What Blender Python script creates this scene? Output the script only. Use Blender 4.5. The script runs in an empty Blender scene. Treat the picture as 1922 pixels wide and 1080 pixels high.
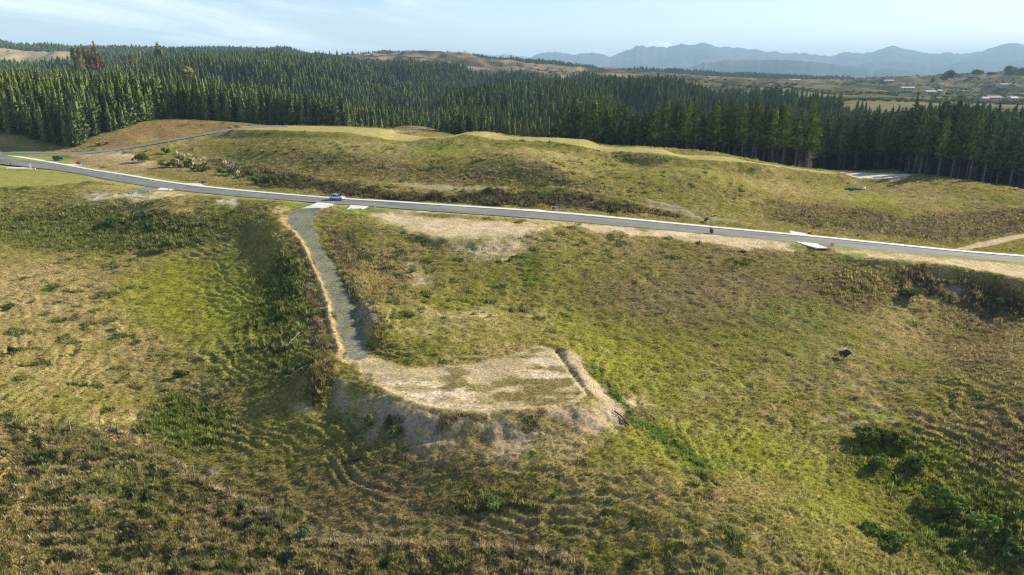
import bpy, bmesh, math, random
import numpy as np
from mathutils import Vector, Matrix
R = math.radians
S = bpy.context.scene
COL = S.collection

# ------------------------------------------------------------------ camera, sky, sun, exposure
F, CU, CV = 1300.0, 961.0, 540.0
PIT, HC = R(17.3), 32.0
cam = bpy.data.cameras.new('camera'); co = bpy.data.objects.new('camera', cam); COL.objects.link(co)
cam.sensor_width = 36; cam.lens = 36 * F / 1922.0
cam.clip_start = 0.5; cam.clip_end = 80000
co.location = (0, 0, HC); co.rotation_euler = (math.pi / 2 - PIT, 0, 0)
S.camera = co
S.view_settings.view_transform = 'Standard'; S.view_settings.look = 'None'
S.view_settings.exposure = 1.02; S.view_settings.gamma = 1
SUN_AZ, SUN_EL = 62.0, 27.0          # azimuth clockwise from +Y
sl = bpy.data.lights.new('sun', 'SUN'); so = bpy.data.objects.new('sun', sl); COL.objects.link(so)
sl.energy = 5.0; sl.angle = R(0.53); sl.color = (1.0, 0.90, 0.74)
sdir = Vector((math.sin(R(SUN_AZ)) * math.cos(R(SUN_EL)), math.cos(R(SUN_AZ)) * math.cos(R(SUN_EL)), math.sin(R(SUN_EL))))
so.rotation_euler = sdir.to_track_quat('Z', 'Y').to_euler()
so.location = (0, 0, 300)

W = bpy.data.worlds.new('World'); S.world = W; W.use_nodes = True
wt = W.node_tree; wt.nodes.clear()
class NB:
    """tiny node-graph helper"""
    def __init__(s, t): s.t = t
    def n(s, typ, **k):
        x = s.t.nodes.new(typ)
        for a, b in k.items(): setattr(x, a, b)
        return x
    def link(s, a, b): s.t.links.new(a, b)
    def val(s, sock, v):
        if hasattr(v, 'is_output') or isinstance(v, bpy.types.NodeSocket): s.link(v, sock)
        else: sock.default_value = v
    def m(s, op, a, b=0.0, c=0.0, clamp=False):
        x = s.n('ShaderNodeMath', operation=op); x.use_clamp = clamp
        s.val(x.inputs[0], a); s.val(x.inputs[1], b)
        if len(x.inputs) > 2: s.val(x.inputs[2], c)
        return x.outputs[0]
    def mix(s, f, a, b, bt='MIX'):
        x = s.n('ShaderNodeMix', data_type='RGBA', blend_type=bt)
        s.val(x.inputs[0], f); s.val(x.inputs[6], a); s.val(x.inputs[7], b)
        return x.outputs[2]
    def noise(s, vec, scale, detail=4, rough=0.55, dist=0.0):
        x = s.n('ShaderNodeTexNoise'); x.inputs['Scale'].default_value = scale
        x.inputs['Detail'].default_value = detail; x.inputs['Roughness'].default_value = rough
        x.inputs['Distortion'].default_value = dist
        if vec is not None: s.link(vec, x.inputs['Vector'])
        return x.outputs[0]
    def ramp(s, v, lo, hi, a=0.0, b=1.0):
        x = s.n('ShaderNodeMapRange'); x.interpolation_type = 'SMOOTHSTEP'
        s.val(x.inputs[0], v); x.inputs[1].default_value = lo; x.inputs[2].default_value = hi
        x.inputs[3].default_value = a; x.inputs[4].default_value = b
        return x.outputs[0]
g = NB(wt)
sky = g.n('ShaderNodeTexSky', sky_type='NISHITA', sun_disc=False)
sky.sun_elevation = R(SUN_EL); sky.sun_rotation = R(SUN_AZ); sky.altitude = 100
sky.air_density = 1.0; sky.dust_density = 0.2; sky.ozone_density = 2.5
tc = g.n('ShaderNodeTexCoord'); sp = g.n('ShaderNodeSeparateXYZ'); g.link(tc.outputs['Generated'], sp.inputs[0])
az = g.m('ARCTAN2', sp.outputs[0], sp.outputs[1]); el = g.m('ARCSINE', sp.outputs[2])
cb = g.n('ShaderNodeCombineXYZ')
rot = g.m('ADD', el, g.m('MULTIPLY', az, 0.10))
g.link(g.m('MULTIPLY', az, 1.0), cb.inputs[0]); g.link(g.m('MULTIPLY', rot, 9.0), cb.inputs[1])
n1 = g.noise(cb.outputs[0], 2.6, 7, 0.62, 0.6)
leftm = g.ramp(az, 0.16, -0.35); lowm = g.ramp(el, 0.22, 0.02)
cir = g.m('MULTIPLY', g.ramp(n1, 0.44, 0.68), g.m('MULTIPLY', leftm, g.m('ADD', g.m('MULTIPLY', lowm, 0.7), 0.3)))
cirm = g.m('MULTIPLY', cir, 0.6, clamp=True)
# a few little cumulus heads above the range
cb2 = g.n('ShaderNodeCombineXYZ'); g.link(az, cb2.inputs[0]); g.link(el, cb2.inputs[1])
n2 = g.noise(cb2.outputs[0], 160, 6, 0.65)
cum = None
for (u, v, w, h, k) in ((1240, 84, 30, 10, 1.0), (1122, 99, 26, 8, 0.9), (1215, 88, 40, 6, .6), (1330, 76, 12, 3, .5), (780, 94, 16, 6, .45)):
    a0 = math.atan2((u - CU) / F, math.cos(PIT) + (CV - v) / F * math.sin(PIT))
    e0 = math.atan(((CV - v) / F * math.cos(PIT) - math.sin(PIT)) / math.hypot((u - CU) / F, math.cos(PIT) + (CV - v) / F * math.sin(PIT)))
    dx = g.m('DIVIDE', g.m('SUBTRACT', az, a0), w / F); dy = g.m('DIVIDE', g.m('SUBTRACT', el, e0), h / F)
    r2 = g.m('ADD', g.m('MULTIPLY', dx, dx), g.m('MULTIPLY', dy, dy))
    b = g.m('MULTIPLY', g.m('SUBTRACT', 1.25, r2, clamp=True), k)
    cum = b if cum is None else g.m('MAXIMUM', cum, b)
cumm = g.m('MULTIPLY', g.ramp(g.m('ADD', g.m('MULTIPLY', cum, 0.4), g.m('MULTIPLY', n2, 1.0)), 0.80, 1.0), g.ramp(cum, 0.02, 0.2))
skyc = g.mix(1.0, sky.outputs[0], (1.0, .945, 1.0, 1), 'MULTIPLY')
c1 = g.mix(cirm, skyc, (10.5, 10.8, 11.0, 1))
c2 = g.mix(g.m('MULTIPLY', cumm, 0.8), c1, (12.5, 12.3, 12, 1))
bg = g.n('ShaderNodeBackground'); bg.inputs[1].default_value = 0.088
g.link(c2, bg.inputs[0]); wo = g.n('ShaderNodeOutputWorld'); g.link(bg.outputs[0], wo.inputs[0])
S.cycles.max_bounces = 6; S.cycles.diffuse_bounces = 2; S.cycles.transmission_bounces = 4; S.cycles.volume_bounces = 0
S.cycles.transparent_max_bounces = 8
S.cycles.use_adaptive_sampling = False
S.cycles.use_denoising = True; S.cycles.denoiser = 'OPENIMAGEDENOISE'; S.cycles.denoising_input_passes = 'RGB_ALBEDO_NORMAL'; S.cycles.denoising_prefilter = 'NONE'
S.cycles.filter_width = 1.2

# ------------------------------------------------------------------ numpy noise and small maths
def _h(ix, iy, seed):
    n = (ix.astype(np.int64) * 374761393 + iy.astype(np.int64) * 668265263 + seed * 974634271) & 0xFFFFFFFF
    n = ((n ^ (n >> 13)) * 1274126177) & 0xFFFFFFFF
    n = n ^ (n >> 16)
    return (n & 0xFFFFFF) / float(0xFFFFFF)
def vn(x, y, seed=0):
    ix = np.floor(x); iy = np.floor(y); fx = x - ix; fy = y - iy
    fx = fx * fx * fx * (fx * (fx * 6 - 15) + 10); fy = fy * fy * fy * (fy * (fy * 6 - 15) + 10)
    a = _h(ix, iy, seed); b = _h(ix + 1, iy, seed); c = _h(ix, iy + 1, seed); d = _h(ix + 1, iy + 1, seed)
    return (a + (b - a) * fx) * (1 - fy) + (c + (d - c) * fx) * fy
def fbm(x, y, seed=0, o=4, lac=2.03, gain=0.5):
    s = 0; a = 1; t = 0
    for i in range(o):
        cx, sx = math.cos(i * 0.7), math.sin(i * 0.7)
        s = s + a * vn(x * cx - y * sx, x * sx + y * cx, seed + i * 17); t += a; a *= gain; x = x * lac + 13.7; y = y * lac - 7.1
    return s / t
def sst(x, a, b):
    t = np.clip((x - a) / (b - a), 0, 1); return t * t * (3 - 2 * t)
def lerp(a, b, t): return a + (b - a) * t
rng = np.random.default_rng(7)

# ------------------------------------------------------------------ measuring: a sight line from the survey photo to a point of the land
def ray(u, v):
    xn = (np.asarray(u, float) - CU) / F; yn = (CV - np.asarray(v, float)) / F
    return xn, math.cos(PIT) + yn * math.sin(PIT), -math.sin(PIT) + yn * math.cos(PIT)
def at_z(u, v, z):
    dx, dy, dz = ray(u, v); k = (z - HC) / dz
    return dx * k, dy * k, z + 0 * dx
def at_D(u, v, D):
    dx, dy, dz = ray(u, v); k = D / dy
    return dx * k, D + 0 * dx, HC + dz * k

# land levels: (u, v, height)
CPZ = [
 # road and its shoulders
 (-120,270,1.5),(0,290,1),(0,306,1),(130,311,.3),(130,322,.3),(240,329,0),(240,346,0),(375,350,0),(350,361,0),(480,360,0),(480,373,0),(622,372,0),(620,384,0),(720,377,-.1),(720,390,-.2),
 (830,384.5,-.5),(830,398,-.5),(960,392.5,-1),(960,408,-1),(1080,401,-2),(1080,417,-2),(1200,413,-3),(1200,428,-3),(1320,425,-4),(1320,440,-4),(1440,435.5,-5),(1440,451,-5),(1565,446,-6),(1680,459,-7),(1680,476,-7),(1801,471.5,-8),(1801,488,-8),(1922,479.5,-9),(1922,497,-9),(2080,497,-10.3),
 # left flat and bowl
 (60,335,0),(0,350,-.3),(150,340,0),(-150,340,0),(200,362,-.5),(300,366,-.3),(400,376,-.4),(0,400,-4),(0,480,-7),(0,600,-8),(0,700,-8),(0,790,-9.5),(0,900,-12),(0,1080,-14),
 (-200,450,-5),(-250,600,-6),(-300,800,-7),(-300,1080,-12),
 (120,380,-2.4),(220,402,-4),(300,385,-1.2),(300,440,-6),(400,420,-4.2),(250,480,-7.9),(400,520,-8.2),(400,600,-9.9),(400,700,-11.2),(350,800,-14),(520,560,-7.4),(540,640,-8.5),(480,430,-3.4),(500,398,-.9),(520,480,-4.6),
 (150,560,-8.7),(150,680,-10.1),(200,780,-12),(330,890,-14),(560,1000,-14.4),(800,1020,-14),(1000,1035,-13.5),(700,1080,-14.6),(300,1080,-15),(150,900,-13),(600,900,-13.3),(600,820,-11.9),(560,740,-10.3),(610,770,-10.8),(800,885,-11.7),(900,950,-12.6),(1000,900,-11.2),
 (700,835,-11.2),(800,845,-10.4),(900,840,-10.2),(1000,830,-9.9),
 # spur and gully at the lower right
 (1150,800,-10.4),(1200,860,-10.7),(1300,900,-11.1),(1100,950,-11.9),(1400,1080,-13),(1200,1080,-13.6),(1500,950,-12.8),(1550,1040,-13.6),(1650,880,-15.6),(1750,950,-16.8),(1900,1060,-18),(2000,1080,-18),(1900,900,-14.3),(1922,800,-12.6),(1922,650,-12),(2100,700,-11),(2100,900,-13),
 (1700,700,-13),(1600,800,-14.3),(1500,650,-11.3),(1400,550,-8.8),(1300,480,-5.5),(1300,446,-3.9),(1200,450,-3.7),(1600,560,-11),(1500,500,-7.6),(1700,492,-7.6),(1620,490,-7.2),(1922,530,-9.3),(1850,514,-8.8),(1700,532,-10.4),(1850,580,-13.6),(1760,560,-12.4),(1700,610,-13),(1922,590,-14),(2100,560,-10),
 # between driveway and gully
 (800,410,-1),(700,424,-1.1),(850,445,-2),(980,440,-2.2),(1060,430,-2),(750,500,-4.8),(680,470,-3.5),(700,560,-5.7),(720,640,-6.9),(850,560,-6.6),(900,620,-7.2),(800,650,-7.2),(1000,560,-7.3),(1050,640,-8.6),(1020,500,-4.6),(1100,600,-9),(1150,680,-10),(1200,740,-10.9),(1300,820,-12.2),(1450,900,-13.9),(1250,650,-10),(1400,760,-12.3),(1150,520,-6),
 # beyond the road: ditch, bank, far ridge
 (200,300,1),(330,312,.2),(270,330,.3),(100,296,1.2),(430,342,-.3),(560,360,.2),(470,330,-1),(600,352,.6),(600,335,.2),(450,300,.8),(700,355,.8),(700,340,.6),(900,372,0),(900,358,.9),(900,350,.2),(1000,352,.4),(1000,385,-.9),(1150,375,-1),(1250,400,-3),(1400,415,-5),(1420,424,-4.8),
 (480,280,4),(600,290,4.6),(700,300,4),(800,300,4.2),(900,320,3),(900,280,6.8),(760,270,6.6),(830,276,4.6),(960,290,7.0),(1030,305,6.0),(1190,312,1.9),(1310,325,2.6),(1420,350,-2.6),(890,247,9.9),(840,262,8),(480,238,8.5),(560,238,9),(620,238,9.3),(620,247,8.7),(690,242,9.5),(740,256,8.6),(800,259,8.8),(850,253,9.5),(930,256,9.3),(1000,259,9),(1080,264,8.3),(1110,273,7.4),(1130,279,6.7),(1180,277,6.6),(1240,283,5.8),(1290,294,4.4),(1340,293,4.2),(1400,299,2.2),(1440,309,.4),(1000,268,8),(1180,285,5.6),(1340,300,3.2),
 (1050,310,4.8),(1050,340,2),(1200,320,2.6),(1200,360,-.6),(1300,340,1),(1300,380,-2.4),(1550,323,-3.3),(1720,329,-4),(1620,345,-5.4),(1560,345,-4.8),(1922,357,-6),(1820,340,-4.6),(1550,370,-6.0),(1650,365,-6.6),(1700,400,-8),(1450,380,-4.3),(1600,420,-7.2),(1850,400,-8.8),(1850,440,-10),(1922,440,-9.4),(1922,400,-8),(1800,467,-8.8),(2080,400,-9),(2080,470,-10),
 # left brown knoll with the lane
 (200,284,1.9),(300,265,4),(400,248,6.6),(250,258,5.6),(330,224,10),(430,230,9.5),(330,250,6.6),(0,270,3.6),(60,280,2.2),(-120,250,6),(140,286,1.6),
]
# (u, v, distance, height of what stands on it)
CPD = [
 (0,258,300,0),(100,282,286,0),(220,250,310,0),(330,223,352,0),(480,236,345,0),(-200,240,320,0),
 (100,170,420,21),(100,142,540,27),(300,138,600,28),(-200,150,500,22),(400,112,1000,28),(480,97,1300,30),(560,98,1350,29),(-200,120,1000,22),
 (280,106,800,31),(230,112,820,30),(170,126,760,31),(390,121,900,26),(330,124,700,27),(440,112,1000,20),(450,140,600,20),(380,160,470,20),(540,135,760,20),(600,112,1250,20),(600,195,450,19),(650,215,380,17),(800,222,420,17),(950,240,390,16),(1040,250,370,16),(700,156,750,24),(800,147,1000,26),(900,151,900,26),(1000,205,550,20),(1000,238,480,20),(1000,161,900,24),(1100,165,800,20),(850,185,600,20),(500,150,700,20),
 (760,243,345,0),(760,237,375,0),
 (1150,205,300,26),(1300,204,300,26),(1500,204,298,27),(1700,206,310,26),(1620,322,300,0),(1900,235,275,27),(2100,250,260,27),(1500,176,600,24),(1300,164,900,22),(1600,184,600,24),(1900,198,500,25),(1200,170,650,22),(1750,186,560,24),
 (1700,172,1500,0),(1450,160,2000,0),(1300,152,1900,0),(1550,166,1500,0),(1800,188,1000,0),(1922,190,1000,0),(1620,190,800,0),(1400,166,1200,0),
 (600,126,1700,0),(620,112,1900,0),(700,106,2050,0),(820,106,2100,0),(900,112,2000,0),(800,133,1650,0),(950,121,1900,0),(950,142,1550,0),(1050,132,1900,0),(1150,146,1700,0),(1150,138,2100,0),
 (1000,118,2600,20),(1200,131,2600,18),(1400,145,2600,14),(1560,152,2600,10),(1700,156,3000,0),(1850,160,3600,0),
 (1922,139,1800,6),(1850,150,1700,4),(1780,156,1700,0),(1850,178,1250,0),(2100,130,1800,6),(1740,164,1600,0),
 (50,95,3500,20),(200,101,3000,20),(300,95,2600,20),(400,99,2800,20),(90,104,1600,0),(0,106,1600,0),(60,119,1400,0),(140,120,1350,0),(-200,100,1700,0),(230,112,1900,0),(-200,90,3500,0),
 (620,101,2700,20),(800,108,3000,10),
]
pts = []
for (u, v, z) in CPZ:
    x, y, zz = at_z(u, v, z); pts.append((x / y, math.log(y), z))
for (u, v, D, h) in CPD:
    x, y, z = at_D(u, v, D); pts.append((x / y, math.log(y), z - h))
for s_ in (-1.1, -.6, -.2, .2, .6, 1.1):
    for D_, z_ in ((4600, -40), (7000, -60), (12000, -60), (26000, -60)): pts.append((s_, math.log(D_), z_))
for s_ in (-1.2, 1.2):
    for D_, z_ in ((40, -15), (70, -12), (130, -10), (220, -5), (330, -2), (700, 0), (1500, 5)): pts.append((s_, math.log(D_), z_))
for s_, z_ in ((-.7, -15), (-.2, -16), (.2, -15.5), (.7, -19)): pts.append((s_, math.log(40.), z_))
P = np.array(pts)
def _k(r2): return np.where(r2 > 1e-12, 0.5 * r2 * np.log(np.maximum(r2, 1e-12)), 0.0)
n_ = len(P)
d2 = (P[:, None, 0] - P[None, :, 0]) ** 2 + (P[:, None, 1] - P[None, :, 1]) ** 2
A = np.zeros((n_ + 3, n_ + 3)); A[:n_, :n_] = _k(d2) + np.eye(n_) * 2e-5
A[:n_, n_] = 1; A[:n_, n_ + 1:] = P[:, :2]; A[n_:, :n_] = A[:n_, n_:].T
wts = np.linalg.solve(A, np.concatenate([P[:, 2], [0, 0, 0]]))

SMIN, SMAX, T0 = -1.02, 1.02, math.log(41.)
DS = 0.0026
cs = np.arange(SMIN - .03, SMAX + .04, .011); ct = np.arange(T0 - .03, math.log(26500.), .0115)
cg, tg = np.meshgrid(cs, ct)
cz = np.zeros(cg.shape)
for i in range(0, cg.shape[0], 40):
    a = cg[i:i + 40].ravel(); b = tg[i:i + 40].ravel()
    r2 = (a[:, None] - P[None, :, 0]) ** 2 + (b[:, None] - P[None, :, 1]) ** 2
    cz[i:i + 40] = (_k(r2) @ wts[:n_] + wts[n_] + wts[n_ + 1] * a + wts[n_ + 2] * b).reshape(cg[i:i + 40].shape)
def bil(grid, gs, gt, s, t):
    fi = np.clip((s - gs[0]) / (gs[1] - gs[0]), 0, len(gs) - 1.001); fj = np.clip((t - gt[0]) / (gt[1] - gt[0]), 0, len(gt) - 1.001)
    i = fi.astype(int); j = fj.astype(int); fi = fi - i; fj = fj - j
    return (grid[j, i] * (1 - fi) + grid[j, i + 1] * fi) * (1 - fj) + (grid[j + 1, i] * (1 - fi) + grid[j + 1, i + 1] * fi) * fj
def base_z(x, y): return bil(cz, cs, ct, x / y, np.log(y))

# ------------------------------------------------------------------ built surfaces: ribbons (two edges and a level) and level pads
def resample(pl, step):
    pl = np.array(pl, float); d = np.r_[0, np.cumsum(np.linalg.norm(np.diff(pl[:, :2], axis=0), axis=1))]
    n = max(2, int(d[-1] / step)); q = np.linspace(0, d[-1], n)
    return np.stack([np.interp(q, d, pl[:, k]) for k in range(pl.shape[1])], 1)
def smooth(a, k):
    for _ in range(k): a[1:-1] = .25 * a[:-2] + .5 * a[1:-1] + .25 * a[2:]
    return a
class Ribbon:
    def __init__(s, rows, step=2.0, sm=6):
        q = []
        for (u1, v1, u2, v2, z) in rows:
            a = at_z(u1, v1, z); b = at_z(u2, v2, z); q.append((a[0], a[1], b[0], b[1], z))
        q = np.array(q); mid = np.c_[(q[:, 0] + q[:, 2]) / 2, (q[:, 1] + q[:, 3]) / 2, q]
        r = smooth(resample(mid, step), sm)
        s.A = r[:, 2:4]; s.B = r[:, 4:6]; s.z = r[:, 6]; s.c = (s.A + s.B) / 2; s.hw = np.linalg.norm(s.A - s.B, axis=1) / 2
    def near(s, x, y):
        best = np.full(x.shape, 1e9); zz = np.zeros(x.shape); hw = np.zeros(x.shape); side = np.zeros(x.shape); al = np.zeros(x.shape); acc = 0
        for i in range(len(s.c) - 1):
            p, q = s.c[i], s.c[i + 1]; e = q - p; L = e @ e
            t = np.clip(((x - p[0]) * e[0] + (y - p[1]) * e[1]) / L, 0, 1)
            d = np.hypot(x - p[0] - t * e[0], y - p[1] - t * e[1])
            b = d < best
            best = np.where(b, d, best); zz = np.where(b, s.z[i] + (s.z[i + 1] - s.z[i]) * t, zz); hw = np.where(b, s.hw[i] + (s.hw[i + 1] - s.hw[i]) * t, hw)
            side = np.where(b, np.sign((x - p[0]) * e[1] - (y - p[1]) * e[0]), side); al = np.where(b, acc + t * math.sqrt(L), al); acc += math.sqrt(L)
        return best, zz, hw, side, al
RF = [(-120,272),(-40,284),(15,290),(75,300.5),(130,310.5),(175,319),(240,328.5),(300,339),(375,349.5),(475,359.5),(550,366),(622,372),(720,377.3),(830,384.5),(960,392.5),(1080,401.5),(1200,412.8),(1320,424.5),(1440,435.5),(1565,447),(1680,459),(1801,471),(1922,480.5),(2060,492)]
RN = [(-150,296),(-60,304),(0,308),(60,315),(100,319),(150,327),(215,340),(275,350),(350,360),(455,370),(530,375.5),(606,381.5),(708,389),(822,397.6),(952,406.6),(1074,416.5),(1194,427.5),(1314,438.6),(1434,449.6),(1560,462.5),(1676,475),(1798,487),(1922,497),(2065,508)]
RZ = [1.6,1.2,1,.6,.3,.15,0,0,0,0,0,0,-.1,-.5,-1,-2,-3,-4,-5,-6,-7,-8,-9,-10.2]
ROAD = Ribbon([(a[0], a[1], b[0], b[1], z) for a, b, z in zip(RF, RN, RZ)])
DRIVE = Ribbon([(562,391,606,391,-.25),(542,400,590,401,-.7),(541,414,585,416,-1.0),(554,427,588,428,-1.35),(571,450,597,450,-2.1),(583,475,609,475,-3),(595,500,626,500,-3.9),(605,520,636,520,-4.5),(617,550,652,550,-5.3),(625,580,661,580,-6.0),(632,610,671,610,-6.7),(641,640,681,640,-7.3),(652,668,690,666,-7.8)], 1.5, 4)
LANE = Ribbon([(150,287,150,290,1.7),(200,281,204,285,1.9),(260,272,262,276,3.2),(330,259,334,263,4.9),(400,247,404,250,6.8),(440,241,443,244,7.8),(485,236.5,485,239.5,8.5),(540,236,540,239,8.9)], 3, 4)
LANE2 = Ribbon([(-40,283,-40,286,1.9),(20,284.5,20,287.5,1.6),(70,285.5,70,288.5,1.6),(110,286,110,289,1.6),(155,286.5,155,290,1.7)], 3, 4)
TRACK = Ribbon([(1796,466,1806,470,-8.9),(1830,459,1836,464,-9.0),(1865,452,1868,457,-9.0),(1895,445,1897,449,-9.2),(1930,439,1932,443,-9.4),(1990,432,1992,436,-9.6)], 2, 3)
def _rz(u, v): return float(at_D(u, v, float(np.interp(u, [440, 620, 690, 900, 1100, 1250, 1400, 1550], [330, 306, 296, 280, 263, 252, 252, 255])))[2])
RIDGE = Ribbon([(u, a, u, b, _rz(u, a)) for u, a, b in [(480,236.5,243),(560,237,245),(620,238,247),(690,241.5,250),(715,246,256),(740,253,262),(765,256.5,266),(800,257,266),(825,255.5,264.5),(850,251.5,260),(870,248,255.5),(890,246,252),(910,248.5,255.5),(930,255,262),(960,257.5,265),(1000,257.5,265.5),(1040,259,267),(1080,261.5,270),(1100,266,275),(1125,275.5,284),(1145,277.5,286.5),(1180,275.5,285),(1220,277.5,286.5),(1250,281,290),(1270,287,296),(1290,292.5,301),(1320,292,301),(1360,293.5,303),(1400,297,307),(1440,306,313),(1500,315,321),(1550,321.5,327)]], 2.0, 2)
DITCH = [(1045,655,-7.9),(1060,680,-8.0),(1078,705,-8.05),(1096,732,-8.1),(1104,745,-8.2)]

def pix_poly(pl, z):
    return np.array([at_z(u, v, z)[:2] for u, v in pl])
def sdist(poly, x, y):
    d = np.full(x.shape, 1e9); ins = np.zeros(x.shape, bool); n = len(poly)
    for i in range(n):
        a = poly[i]; b = poly[(i + 1) % n]; e = b - a; L = max(e @ e, 1e-9)
        t = np.clip(((x - a[0]) * e[0] + (y - a[1]) * e[1]) / L, 0, 1)
        d = np.minimum(d, np.hypot(x - a[0] - t * e[0], y - a[1] - t * e[1]))
        if abs(e[1]) > 1e-9:
            c = ((a[1] > y) != (b[1] > y)) & (x < e[0] * (y - a[1]) / e[1] + a[0]); ins ^= c
    return np.where(ins, -d, d)
PAD_PX = [(652,674),(688,665),(725,678),(770,690),(830,688),(900,678),(960,664),(1010,645),(1045,655),(1070,690),(1090,720),(1103,742),(1085,757),(1040,768),(960,777),(880,778),(820,774),(760,757),(710,732),(675,703)]
PAD = pix_poly(PAD_PX, -8.0)
LAWN = pix_poly([(-160,318),(40,319),(110,322),(150,329),(176,337),(150,344),(90,349),(0,351),(-160,352)], 0)
UPPER = pix_poly([(690,398),(800,406),(960,416),(1010,424),(985,436),(920,443),(840,441),(760,428),(700,412)], -1.0)
SHELF = [(1560,470),(1640,474),(1760,486),(1922,501),(2060,512),(2060,545),(1922,532),(1830,510),(1740,496),(1640,488),(1580,480)]
FARPAD = pix_poly([(1552,323),(1620,324),(1700,326.5),(1712,330),(1690,334.5),(1640,335.5),(1600,334),(1575,330)], -4.2)

rows = [];  t = T0
while t < math.log(26000.):
    rows.append(t); t += 0.0026 if t < math.log(215.) else (0.0034 if t < math.log(400.) else (0.008 if t < math.log(3500.) else 0.03))
ts = np.array(rows); ss = np.arange(SMIN, SMAX, DS)
GS, GT = np.meshgrid(ss, ts)
Y = np.exp(GT); X = GS * Y
Z = bil(cz, cs, ct, GS, GT)
NR, NC = X.shape
nearR = int(np.searchsorted(ts, math.log(460.)))
Xn, Yn = X[:nearR], Y[:nearR]; Zn = Z[:nearR]
def box(x0, x1, y0, y1): return (Xn > x0) & (Xn < x1) & (Yn > y0) & (Yn < y1)
masks = {}
def flat_pad(name, poly, z, fall, zfun=None):
    m = box(poly[:, 0].min() - fall - 2, poly[:, 0].max() + fall + 2, poly[:, 1].min() - fall - 2, poly[:, 1].max() + fall + 2)
    x, y = Xn[m], Yn[m]; d = sdist(poly, x, y); w = 1 - sst(d, 0, fall)
    zt = z if zfun is None else zfun(x, y)
    Zn[m] = lerp(Zn[m], zt, w)
    full = np.full(Xn.shape, 99.0); full[m] = d; masks[name] = full
def flat_rib(name, rb, fall, dz=-0.07, pad=0.4, fall2=None):
    lo = rb.c.min(0) - fall - 12; hi = rb.c.max(0) + fall + 12
    m = box(lo[0], hi[0], lo[1], hi[1]); x, y = Xn[m], Yn[m]
    d, zz, hw, side, al = rb.near(x, y); e = d - hw
    fl_ = fall if fall2 is None else np.where(side > 0, fall2, fall)
    w = 1 - sst(e, pad, pad + fl_)
    Zn[m] = lerp(Zn[m], zz + dz, w)
    full = np.full(Xn.shape, 99.0); full[m] = e; masks[name] = full
    f2 = np.zeros(Xn.shape); f2[m] = side; masks[name + '_side'] = f2
flat_pad('lawn', LAWN, 0, 3)
SHP = np.array([np.array(at_z(u, v, np.interp(u, [1440, 2060], [-5.4, -10.3])))[:2] for u, v in SHELF])
flat_pad('shelf', SHP, 0, 3, lambda x, y: np.interp(x, [60, 89, 117, 130], [-5.4, -7.4, -9.2, -10]))
flat_pad('upper', UPPER, 0, 4, lambda x, y: -0.75 - np.clip((172 - y), 0, 30) * 0.03)
flat_pad('farpad', FARPAD, -4.25, 4)
flat_rib('road', ROAD, 4.5)
flat_rib('ridge', RIDGE, 9, 0.0, -1.0); flat_rib('lane', LANE, 3); flat_rib('lane2', LANE2, 3); flat_rib('track', TRACK, 3)
flat_rib('drive', DRIVE, 1.6, 0.0, 0.7, 9.0)
flat_pad('pad', PAD, -8.0, 3.6, lambda x, y: -8.05 + (vn(x * .12, y * .12, 3) - .5) * .25)
# drainage cut along the right edge of the pad, with its little spoil bank outside
dd = np.array([at_z(u, v, z)[:2] for u, v, z in DITCH])
m = box(dd[:, 0].min() - 8, dd[:, 0].max() + 8, dd[:, 1].min() - 8, dd[:, 1].max() + 8)
dl = np.full(Xn[m].shape, 99.)
for i in range(len(dd) - 1):
    a, b = dd[i], dd[i + 1]; e = b - a; tt = np.clip(((Xn[m] - a[0]) * e[0] + (Yn[m] - a[1]) * e[1]) / (e @ e), 0, 1)
    dl = np.minimum(dl, np.hypot(Xn[m] - a[0] - tt * e[0], Yn[m] - a[1] - tt * e[1]))
Zn[m] += -0.35 * np.exp(-(dl / .45) ** 2) + 0.34 * np.exp(-((sdist(PAD, Xn[m], Yn[m]) - 2.2) / 1.6) ** 2) * np.exp(-(dl / 4.2) ** 4)
# the bench and bank that run along the foot of the far slope
bn = np.array([[float(a) for a in at_z(u, v, z)[:2]] for u, v, z in [(520,330,.6),(620,342,.6),(720,359,.7),(830,367,.6),(900,362,.8),(960,359,.6),(1040,359,0),(1130,372,-.8),(1220,391,-2.2),(1290,404,-3.2)]])
m = box(bn[:, 0].min() - 9, bn[:, 0].max() + 9, bn[:, 1].min() - 12, bn[:, 1].max() + 12); bl = np.full(Xn[m].shape, 99.); bs_ = np.zeros(Xn[m].shape)
for i in range(len(bn) - 1):
    a, b = bn[i], bn[i + 1]; e = b - a; tt = np.clip(((Xn[m] - a[0]) * e[0] + (Yn[m] - a[1]) * e[1]) / (e @ e), 0, 1); dq = np.hypot(Xn[m] - a[0] - tt * e[0], Yn[m] - a[1] - tt * e[1])
    bs_ = np.where(dq < bl, np.sign(e[0] * (Yn[m] - a[1]) - e[1] * (Xn[m] - a[0])), bs_); bl = np.minimum(bl, dq)
Zn[m] += np.where(bs_ > 0, 1.0 * np.exp(-(bl / 1.6) ** 2) - .5 * np.exp(-((bl - 4) / 2) ** 2), 1.0 * np.exp(-(bl / 3.0) ** 2)) * sst(masks['road'][m], 1, 5)
# pushed-up lip round the front of the pad and along the outside of the driveway
sdp = masks['pad']; Zn += 0.28 * np.exp(-((sdp + .5) / .55) ** 2) * (Yn < 84) + 0.45 * np.exp(-((masks['drive'] - .75) / .5) ** 2) * (masks['drive_side'] > 0) * (Yn < 150) * (sdp > 2)
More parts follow.
